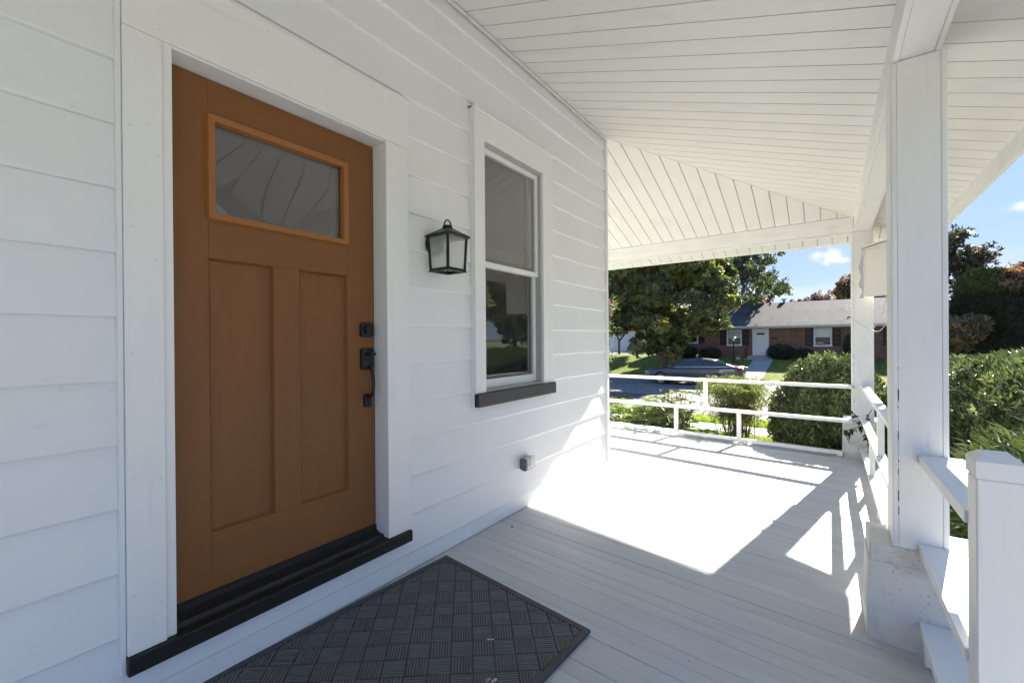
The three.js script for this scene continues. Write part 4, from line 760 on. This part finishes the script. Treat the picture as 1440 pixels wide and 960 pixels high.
// ------------------------------------------------------------------ trees
const PAL = {
  maple: [[0.36, [0.065, 0.09, 0.02]], [0.38, [0.14, 0.175, 0.03]], [0.23, [0.32, 0.33, 0.05]], [0.03, [0.32, 0.17, 0.05]]],
  dull: [[0.6, [0.055, 0.065, 0.03]], [0.3, [0.1, 0.085, 0.04]], [0.1, [0.16, 0.09, 0.05]]],
  rust: [[0.35, [0.26, 0.09, 0.04]], [0.4, [0.3, 0.17, 0.06]], [0.25, [0.12, 0.11, 0.045]]],
  pink: [[0.5, [0.2, 0.13, 0.09]], [0.5, [0.14, 0.11, 0.08]]],
  dark: [[0.65, [0.026, 0.045, 0.018]], [0.35, [0.05, 0.075, 0.028]]],
  yew: [[0.55, [0.075, 0.12, 0.03]], [0.3, [0.13, 0.18, 0.04]], [0.15, [0.2, 0.22, 0.06]]],
  box: [[0.45, [0.06, 0.095, 0.022]], [0.35, [0.11, 0.155, 0.035]], [0.2, [0.2, 0.24, 0.07]]],
  fresh: [[0.5, [0.13, 0.18, 0.03]], [0.35, [0.2, 0.25, 0.045]], [0.15, [0.3, 0.3, 0.08]]],
};
const CL = { broad: clumpGeo(7, 3, 0.2, 0.62, 0.3), mid: clumpGeo(6, 5, 0.2, 0.5, 0.25), fine: clumpGeo(5, 8, 0.12, 0.4, 0.2) };
function tree(name, label, category, pos, o) {
  const t = thing(name, label, category, pos, 0, o.group), r = rng(o.seed), { g, tips } = grow(r, o);
  const trunk = mesh('trunk', g.map((q) => boxUV(q)), M.bark, t);
  const list = [], add = (p, s, n) => { for (let i = 0; i < n; i++) { const a = r() * 6.283, b = Math.acos(2 * r() - 1), d = s * Math.cbrt(r()); list.push([p[0] + d * Math.sin(b) * Math.cos(a), p[1] + d * Math.cos(b) * 0.75, p[2] + d * Math.sin(b) * Math.sin(a), (r() - 0.5) * 2, r() * 6.283, (r() - 0.5) * 2, o.leaf * (0.6 + r() * 0.8), pick(r, o.pal)]); } };
  for (const p of tips) add(p, o.cluster, o.per);
  if (o.crown) { // clumps through the crown volume, denser to the outside
    const [cx, cy, cz, rx, ry, rz] = o.crown;
    for (let i = 0; i < o.clumps; i++) {
      const a = r() * 6.283, b = Math.acos(2 * r() - 1), d = Math.pow(r(), 0.4), p = [cx + rx * d * Math.sin(b) * Math.cos(a), cy + ry * d * Math.cos(b), cz + rz * d * Math.sin(b) * Math.sin(a)];
      if (fbm(p[0] * 0.45, p[1] * 0.45 + o.seed, p[2] * 0.45, 2) < (o.open ?? -0.16)) continue;
      add(p, o.cluster * (0.6 + r() * 0.7), o.per);
    }
  }
  scatter('crown', o.geo, o.mat ?? M.leaf, list, t);
  return t;
}
tree('maple_tree', 'large dark green maple with yellow patches spreading over the lawn', 'tree', [-7.0, -0.95, -29.6], { height: 8.2, seed: 11, trunk: 2.4, rad: 0.3, levels: 5, kids: 2, spread: 0.75, up: 0.06, cluster: 0.55, per: 28, leaf: 0.66, pal: PAL.maple, geo: CL.broad, open: -0.03, crown: [-0.3, 4.95, 0.3, 4.7, 3.8, 3.4], clumps: 560 });
tree('slender_tree', 'thin open-branched green tree reaching out above the brick house', 'tree', [-5.2, -0.3, -44.5], { seed: 23, height: 9.6, wide: 1.25, trunk: 4.2, rad: 0.18, levels: 5, kids: 2, spread: 0.8, up: 0.08, cluster: 0.55, per: 5, leaf: 0.7, pal: [[0.6, [0.07, 0.1, 0.03]], [0.4, [0.11, 0.14, 0.03]]], geo: CL.mid });
tree('shade_tree', 'dark tree with a bare trunk beside the silver car', 'tree', [-13.4, -0.55, -37.5], { height: 6.5, seed: 31, trunk: 2.6, rad: 0.22, levels: 5, kids: 2, spread: 0.75, up: 0.08, cluster: 0.8, per: 26, leaf: 0.95, pal: PAL.maple, geo: CL.broad, crown: [-0.8, 4.6, -0.5, 2.6, 2.2, 2.2], clumps: 60 });
for (const [i, x, z, h, label] of [[0, -5.5, -62, 6.3, 'pale brownish leafless tree rising behind the left part of the brick roof'], [1, 0.2, -66, 6.6, 'sparse pinkish tree behind the middle of the brick roof'], [2, 3.2, -60, 7.6, 'rust-brown tree behind the right end of the brick roof'], [3, 9, -64, 6.5, 'thin brown tree behind the corner post, far right of the roof'], [4, -13, -68, 8, 'grey-green distant tree behind the white garage'], [5, -20, -66, 8.5, 'tall distant tree behind the driveway at far left']])
  tree('distant_tree', label, 'tree', [x, -0.2, z], { height: h, seed: 60 + i, trunk: h * 0.62, rad: 0.14, levels: 5, kids: 2, spread: 0.65, up: 0.12, cluster: 0.8, per: i === 2 ? 12 : 6, leaf: 0.8, pal: i > 3 ? PAL.dull : i === 2 ? PAL.rust : PAL.pink, geo: CL.mid });
tree('thin_tree', 'thinly leaved tree with brownish leaves left above the dark evergreen', 'tree', [7.15, -1.0, -31], { seed: 44, height: 7.6, trunk: 2.4, rad: 0.12, levels: 5, kids: 2, spread: 0.5, up: 0.2, cluster: 0.6, per: 6, leaf: 0.75, pal: PAL.dull, geo: CL.fine });
tree('autumn_tree', 'orange-red autumn tree at the right edge behind the evergreen', 'tree', [9.7, -1.0, -29.5], { seed: 47, height: 5.3, trunk: 1.4, rad: 0.12, levels: 5, kids: 2, spread: 0.7, up: 0.1, cluster: 0.5, per: 14, leaf: 0.8, pal: PAL.rust, geo: CL.fine, open: -0.05, crown: [0.1, 3.2, 0, 1.5, 2.2, 1.4], clumps: 60 });
tree('autumn_shrub', 'small yellow-brown shrub at the left foot of the dark evergreen', 'shrub', [6.75, -1.0, -28.6], { seed: 49, height: 2.9, trunk: 1.0, rad: 0.06, levels: 4, kids: 2, spread: 0.7, up: 0.15, cluster: 0.5, per: 24, leaf: 0.8, pal: [[0.5, [0.3, 0.17, 0.05]], [0.5, [0.12, 0.11, 0.04]]], geo: CL.fine });
{ // dark evergreen beyond the hedge
  const t = thing('evergreen_tree', 'broad dark evergreen standing behind the hedge on the right', 'tree', [7.8, -1.05, -29]), r = rng(71), list = [];
  mesh('trunk', [boxUV(taperTube([0, 0, 0], [0, 3.3, 0], 0.12, 0.03))], M.bark, t);
  for (let i = 0; i < 26000; i++) { const h = Math.pow(r(), 0.85), y = 0.1 + h * 5.1, a = r() * 6.283, lump = 1 + 0.3 * fbm(Math.cos(a) * 1.6, y * 1.5, Math.sin(a) * 1.6, 3), R = (1.0 * Math.sqrt(Math.max(0, 1 - Math.pow(h, 3.2))) + 0.06) * lump * Math.pow(r(), 0.25); list.push([R * Math.cos(a), y, R * Math.sin(a), -0.5 + (r() - 0.5) * 0.9, Math.PI / 2 - a + (r() - 0.5) * 1.2, (r() - 0.5), 0.3 * (0.6 + r() * 0.8), pick(r, h > 0.8 ? PAL.yew : PAL.dark)]); }
  scatter('crown', sprayGeo(4, 1, 0.2), M.needle, list, t);
}
tree('street_tree', 'green broadleaf tree standing beyond the driveway, right of the house', 'tree', [11.5, -1.0, -12.4], { seed: 81, height: 7, trunk: 2, rad: 0.2, levels: 5, kids: 2, spread: 0.75, up: 0.08, cluster: 0.8, per: 20, leaf: 0.95, pal: PAL.maple, geo: CL.broad, crown: [0, 4.6, 0, 2.8, 2.6, 2.8], clumps: 90 });
tree('street_tree', 'yellowing broadleaf tree across the street, right of the house', 'tree', [19, -1.0, -29], { seed: 83, height: 10, trunk: 2.8, rad: 0.26, levels: 5, kids: 2, spread: 0.75, up: 0.08, cluster: 0.9, per: 22, leaf: 1.1, pal: PAL.maple, geo: CL.broad, crown: [0, 6, 0, 4, 3.6, 4], clumps: 120 });
// ------------------------------------------------------------------ clipped shrubs and hedges by the porch
function hedge(name, label, category, pos, o) { // rounded volume of small leaves on short twigs round a stem
  const t = thing(name, label, category, pos), r = rng(o.seed), list = [], stems = [], [rx, ry, rz] = o.size;
  for (let i = 0; i < (o.stems ?? 14); i++) { const a = r() * 6.283, k = 0.75 * Math.sqrt(r()); stems.push(taperTube([rx * 0.25 * Math.cos(a), -0.05, rz * 0.25 * Math.sin(a)], [rx * k * Math.cos(a), ry * (0.9 + r() * 0.6), rz * k * Math.sin(a)], 0.02, 0.006, 5)); }
  mesh('stem', stems.map((q) => boxUV(q)), M.twig, t);
  for (let i = 0; i < o.n; i++) {
    const a = r() * 6.283, b = Math.acos(1 - 2 * r()), sq = o.square ?? 1, ca = Math.cos(a), sa = Math.sin(a), k = Math.pow(Math.pow(Math.abs(ca), 2 / sq) + Math.pow(Math.abs(sa), 2 / sq), -sq / 2) ;
    const lump = 1 + (o.lump ?? 0.12) * fbm(ca * 2.4 + o.seed, Math.cos(b) * 2.4, sa * 2.4, 4) * 2, d = lump * (1 - (o.depth ?? 0.3) * Math.pow(r(), 1.6)), sb = Math.pow(Math.sin(b), o.boxy ?? 1);
    const x = rx * d * sb * ca * k, z = rz * d * sb * sa * k, y = ry + ry * d * Math.sign(Math.cos(b)) * Math.pow(Math.abs(Math.cos(b)), o.boxy ?? 1);
    if (y < 0.02 || fbm(x * 2.6, y * 2.6, z * 2.6 + o.seed, 3) < (o.gap ?? -0.3)) continue;
    list.push([x, y, z, -0.35 + (r() - 0.5) * 1.3 - Math.cos(b) * 0.6, Math.PI / 2 - a + (r() - 0.5) * 1.6, (r() - 0.5) * 1.2, o.leaf * (0.6 + r() * 0.8), pick(r, o.pal)]);
  }
  scatter('foliage', o.geo, o.mat ?? M.gloss, list, t); return t;
}
const SM = clumpGeo(5, 15, 1, 0.42, 0.7), SPRAY = sprayGeo(5, 1, 0.11);
hedge('round_shrub', 'large rounded evergreen shrub crowding the far corner of the porch', 'shrub', [1.98, -0.93, -7.98], { seed: 5, size: [0.76, 0.98, 0.92], n: 15000, leaf: 0.058, pal: PAL.box, geo: SM, depth: 0.4, gap: -0.13, stems: 26, lump: 0.16 });
hedge('clipped_hedge', 'long clipped hedge running along the right side of the porch', 'hedge', [4.6, -0.95, -7.4], { seed: 7, size: [1.45, 1.02, 3.6], n: 36000, leaf: 0.075, pal: PAL.box, geo: SM, depth: 0.3, boxy: 0.55, square: 0.6, lump: 0.14, gap: -0.24, stems: 60 });
hedge('dark_hedge', 'dark hedge at the foot of the evergreen across the street', 'hedge', [8.4, -1.1, -28.4], { seed: 19, size: [2.6, 1.05, 0.6], n: 7000, leaf: 0.12, pal: PAL.dark, geo: SM, depth: 0.3, boxy: 0.6, square: 0.6, stems: 20 });
hedge('yew_shrub', 'low feathery yew shrub just beyond the near railing', 'shrub', [3.3, -0.95, -3.9], { seed: 9, size: [0.62, 0.78, 0.85], n: 7000, leaf: 0.2, pal: PAL.yew, geo: SPRAY, mat: M.needle, depth: 0.4, gap: -0.3, lump: 0.2 });
hedge('rust_shrub', 'small rust-brown shrub in shade below the near railing', 'shrub', [2.95, -0.95, -3.0], { seed: 13, size: [0.28, 0.5, 0.4], n: 900, leaf: 0.045, pal: PAL.rust, geo: SM, depth: 0.6, gap: -0.1 });
{ // upright shrub with bare stems and a flat leafy top
  const t = thing('stemmy_shrub', 'flat-topped shrub with many bare stems beyond the far railing', 'shrub', [0.8, -0.87, -7.75]), r = rng(17), st = [], list = [];
  for (let i = 0; i < 46; i++) {
    let p = [(r() - 0.5) * 0.36, 0, (r() - 0.5) * 0.36], a = r() * 6.283, out = 0.05 + r() * 0.42;
    for (let k = 0; k < 4; k++) { const q = [p[0] + Math.cos(a) * out * 0.24 + (r() - 0.5) * 0.06, p[1] + 0.3 + r() * 0.07, p[2] + Math.sin(a) * out * 0.24 + (r() - 0.5) * 0.06]; st.push(taperTube(p, q, 0.011 - k * 0.002, 0.009 - k * 0.002, 5)); if (k > 0) for (let m = 0; m < (k === 1 ? 4 : k === 2 ? 34 : 80); m++) list.push([q[0] + (r() - 0.5) * 0.26, q[1] + (r() - 0.5) * 0.22, q[2] + (r() - 0.5) * 0.26, (r() - 0.5) * 1.6, r() * 6.283, (r() - 0.5), 0.04 * (0.6 + r() * 0.8), pick(r, PAL.fresh)]); p = q; }
  }
  mesh('stem', st.map((q) => boxUV(q)), M.twig, t); scatter('foliage', SM, M.leaf, list, t);
}
function leafyPlant(label, pos, o) { // soft perennial with large leaves, each its own
  const more = [], t = thing('leafy_plant', label, 'plant', pos), r = rng(o.seed), st = [], lg = [leafGeo(0.16, 0.065, 0.012, 0.05), leafGeo(0.13, 0.06, 0.018, 0.03), leafGeo(0.19, 0.07, 0.01, 0.09)].map((g) => boxUV(g));
  const mats = [[0.15, 0.21, 0.03], [0.24, 0.29, 0.045], [0.09, 0.14, 0.03], [0.4, 0.3, 0.06]].map((c) => mp({ color: col(...c), roughness: 0.95, transmission: 0.45, thickness: 0, clearcoat: 0.5, clearcoatRoughness: 0.3 }));
  for (let s = 0; s < o.stems; s++) {
    const a = r() * 6.283, k = Math.sqrt(r()), h = o.h * (0.6 + r() * 0.45), b = [o.rx * 0.5 * k * Math.cos(a), 0, o.rz * 0.5 * k * Math.sin(a)], e = [o.rx * k * Math.cos(a), h, o.rz * k * Math.sin(a)];
    st.push(taperTube(b, e, 0.008, 0.004, 5));
    const n = 9;
    if (s >= 30) { for (let i = 0; i < n; i++) { const u = 0.25 + 0.75 * i / (n - 1); more.push([mix(b[0], e[0], u), mix(b[1], e[1], u), mix(b[2], e[2], u), -0.4 + (1 - u) * 0.7 + (r() - 0.5) * 0.6, i * 2.4 + r(), (r() - 0.5) * 0.5, 0.95 + r() * 0.6, [0.17, 0.23, 0.035].map((q) => q * (0.7 + r() * 0.7))]); } continue; }
    for (let i = 0; i < n; i++) { const u = 0.3 + 0.7 * i / (n - 1), m = mesh('leaf', lg[Math.floor(r() * 3)], mats[r() < 0.06 ? 3 : Math.floor(r() * 3)], t); m.position.set(mix(b[0], e[0], u), mix(b[1], e[1], u), mix(b[2], e[2], u)); m.rotation.set(-0.5 + (1 - u) * 0.7 + (r() - 0.5) * 0.6, i * 2.4 + r(), (r() - 0.5) * 0.5, 'YXZ'); m.scale.setScalar(0.95 + r() * 0.6); }
  }
  mesh('stem', st.map((q) => boxUV(q)), mats[2], t); if (more.length) scatter('small_leaves', lg[0], M.leaf, more, t); return t;
}
leafyPlant('low spread of bright green leaves beyond the left end of the railing', [-0.95, -0.87, -7.35], { seed: 1, stems: 150, h: 1.02, rx: 0.85, rz: 0.5 });
leafyPlant('taller leafy green plant between the railing blocks, left of the stemmy shrub', [-0.22, -0.87, -7.3], { seed: 2, stems: 80, h: 1.25, rx: 0.42, rz: 0.4 });
leafyPlant('small yellow-green leafy plant at the foot of the stemmy shrub', [0.38, -0.87, -7.2], { seed: 3, stems: 46, h: 0.74, rx: 0.4, rz: 0.34 });
{ // flowering shrub seen past the house corner
  const t = thing('flowering_shrub', 'tall shrub with pink blossom peeping past the house corner', 'shrub', [-1.62, -0.87, -7.6]), r = rng(27), st = [], list = [], fl = [];
  for (let i = 0; i < 14; i++) { const a = r() * 6.283, e = [Math.cos(a) * (0.1 + r() * 0.28), 2.2 + r() * 0.75, Math.sin(a) * (0.1 + r() * 0.25)]; st.push(taperTube([0.03 * Math.cos(a), 0, 0.03 * Math.sin(a)], e, 0.014, 0.005, 5)); for (let m = 0; m < 34; m++) { const u = 0.45 + 0.55 * r(); list.push([e[0] * u + (r() - 0.5) * 0.24, e[1] * u + (r() - 0.5) * 0.2, e[2] * u + (r() - 0.5) * 0.24, (r() - 0.5) * 1.6, r() * 6.283, (r() - 0.5), 0.09 * (0.6 + r() * 0.7), pick(r, [[0.6, [0.12, 0.17, 0.06]], [0.4, [0.22, 0.22, 0.1]]])]); } if (i % 2) for (let m = 0; m < 12; m++) fl.push([e[0] + (r() - 0.5) * 0.12, e[1] + r() * 0.12 - 0.03, e[2] + (r() - 0.5) * 0.12, r() * 3, r() * 6.283, r(), 0.045, pick(r, [[1, [0.5, 0.07, 0.16]]])]); }
  mesh('stem', st.map((q) => boxUV(q)), M.twig, t); scatter('foliage', SM, M.leaf, list, t); scatter('blossom', SM, M.leaf, fl, t);
}
{ // vine creeping over the corner pedestal
  const t = thing('climbing_vine', 'dark green vine creeping over the side rail at the corner pedestal', 'vine', [2.3, 0, -6.36]), r = rng(33), paths = [[[0.06, -0.1, 0.1], [0.02, 0.12, 0.12], [-0.04, 0.34, 0.12], [-0.16, 0.5, 0.1]], [[0.05, 0.1, 0.14], [0.0, 0.36, 0.16], [0.06, 0.5, 0.14]], [[-0.02, 0.3, 0.12], [-0.16, 0.22, 0.1], [-0.14, 0.08, 0.1]], [[0.06, 0.2, 0.16], [0.02, 0.3, 0.3], [0.0, 0.36, 0.42]]];
  const g = leafGeo(0.065, 0.05, 0.008, 0.02); boxUV(g); const gm = mp({ color: col(0.03, 0.05, 0.018), roughness: 0.95, transmission: 0.15, thickness: 0 });
  mesh('stem', paths.map((p) => boxUV(tube(p, 0.0035, 20, 5))), M.twig, t);
  paths.forEach((p, i) => { const c = new THREE.CatmullRomCurve3(p.map((q) => new THREE.Vector3(...q))); for (let k = 0; k < (i < 2 ? 22 : 12); k++) { const q = c.getPoint(Math.pow(r(), 1.3)), m = mesh('leaf', g, gm, t); m.position.copy(q); m.rotation.set(r() * 1.2 - 0.2, r() * 6.283, (r() - 0.5), 'YXZ'); m.scale.setScalar(0.6 + r() * 0.6); } });
}
{ // foundation planting of the brick house
  for (const [x, rx, h, label] of [[-0.75, 0.85, 0.55, 'dark low shrub right of the white door of the brick house'], [-5.2, 0.7, 0.42, 'dark low shrub under the left window of the brick house'], [0.6, 0.5, 0.4, 'small dark shrub under the right window of the brick house'], [3.05, 0.35, 0.85, 'narrow dark upright shrub right of the right window shutters'], [-7.0, 0.9, 0.5, 'dark low shrub at the left end of the brick house']])
    hedge('foundation_shrub', label, 'shrub', [x, -0.2, -35.1], { seed: Math.round(x * 10 + 200), size: [rx, h, 0.5], n: 1500, leaf: 0.1, pal: PAL.dark, geo: SM, depth: 0.5, stems: 5 });
  const p = thing('flower_pot', 'small pale pot of flowers beside the steps of the white door', 'flower pot', [-3.3, -0.25, -34.7]);
  mesh('pot', boxUV(new THREE.LatheGeometry([[0, 0], [0.12, 0], [0.17, 0.22], [0.15, 0.22]].map(([a, b]) => new THREE.Vector2(a, b)), 14).toNonIndexed()), M.offwhite, p);
  const r = rng(8), l = []; for (let i = 0; i < 40; i++) l.push([(r() - 0.5) * 0.34, 0.22 + r() * 0.2, (r() - 0.5) * 0.34, r(), r() * 6, r(), 0.06, r() < 0.4 ? [0.6, 0.5, 0.5] : [0.06, 0.09, 0.03]]); scatter('flowers', SM, M.leaf, l, p);
}
{ // grass: blades near the porch and on the lawn across the street, fallen leaves
  const blade = geoFrom([-0.07, 0, 0, 0.07, 0, 0, 0.03, 0.6, 0.1, 0.03, 0.6, 0.1, -0.03, 0.6, 0.1, -0.07, 0, 0, -0.03, 0.6, 0.1, 0.03, 0.6, 0.1, 0.02, 1, 0.35]), tuft = mergeGeometries([0, 1, 2, 3].map((k) => { const b = blade.clone(); b.rotateY(k * 1.7); b.translate(Math.cos(k * 2) * 0.25, 0, Math.sin(k * 2) * 0.25); return b; }));
  const near = [], far = [], r = rng(91), gp = [[0.6, [0.3, 0.42, 0.04]], [0.3, [0.38, 0.45, 0.05]], [0.1, [0.4, 0.34, 0.11]]];
  for (let i = 0; i < 34000; i++) { const x = mix(-5.5, 5, r()), z = mix(-6.8, -14.1, r()); if (z < -11.5 && z > -13.1) continue; near.push([x, groundY(x, z) - 0.004, z, (r() - 0.5) * 0.5, r() * 6.283, (r() - 0.5) * 0.5, 0.07 + r() * 0.09, pick(r, gp)]); }
  for (let i = 0; i < 40000; i++) { const x = mix(-24, 9, r()), z = mix(-27.5, -36, Math.pow(r(), 0.9)); if (x > -2.4 && x < -1.1 || x < -14.1 && x > -20.6) continue; far.push([x, groundY(x, z) - 0.004, z, (r() - 0.5) * 0.5, r() * 6.283, (r() - 0.5) * 0.5, 0.04 + r() * 0.05, pick(r, gp)]); }
  const a = scatter('grass', tuft, M.leaf, near, scene), b = scatter('grass', tuft, M.leaf, far, scene); b.name = 'grass_001';
  a.userData = { kind: 'stuff', label: 'bright grass growing among the shrubs below the porch' }; b.userData = { kind: 'stuff', label: 'short sunlit grass on the lawn of the brick house' };
  const lf = [], lg = leafGeo(0.09, 0.07, 0.01, 0.01);
  for (let i = 0; i < 2600; i++) { const x = mix(-17, -3, Math.pow(r(), 1.2)), z = mix(-19, -33, r()); lf.push([x, groundY(x, z) + 0.012, z, (r() - 0.5) * 0.4, r() * 6.283, (r() - 0.5) * 0.4, 0.8 + r() * 0.7, pick(r, [[0.6, [0.16, 0.085, 0.03]], [0.4, [0.25, 0.17, 0.05]]])]); }
  for (let i = 0; i < 5000; i++) { const x = mix(-10, -4.6, Math.pow(r(), 0.8)), z = mix(-13.2, -19.5, r()); lf.push([x, groundY(x, z) + 0.015, z, (r() - 0.5) * 0.5, r() * 6.283, (r() - 0.5) * 0.5, 0.7 + r() * 0.7, pick(r, [[0.6, [0.15, 0.09, 0.05]], [0.4, [0.22, 0.15, 0.07]]])]); }
  const f = scatter('fallen_leaves', lg, M.leaf, lf, scene); f.userData = { kind: 'stuff', label: 'brown fallen leaves scattered on the street under the maple' };
}

renderer.render(scene, camera);
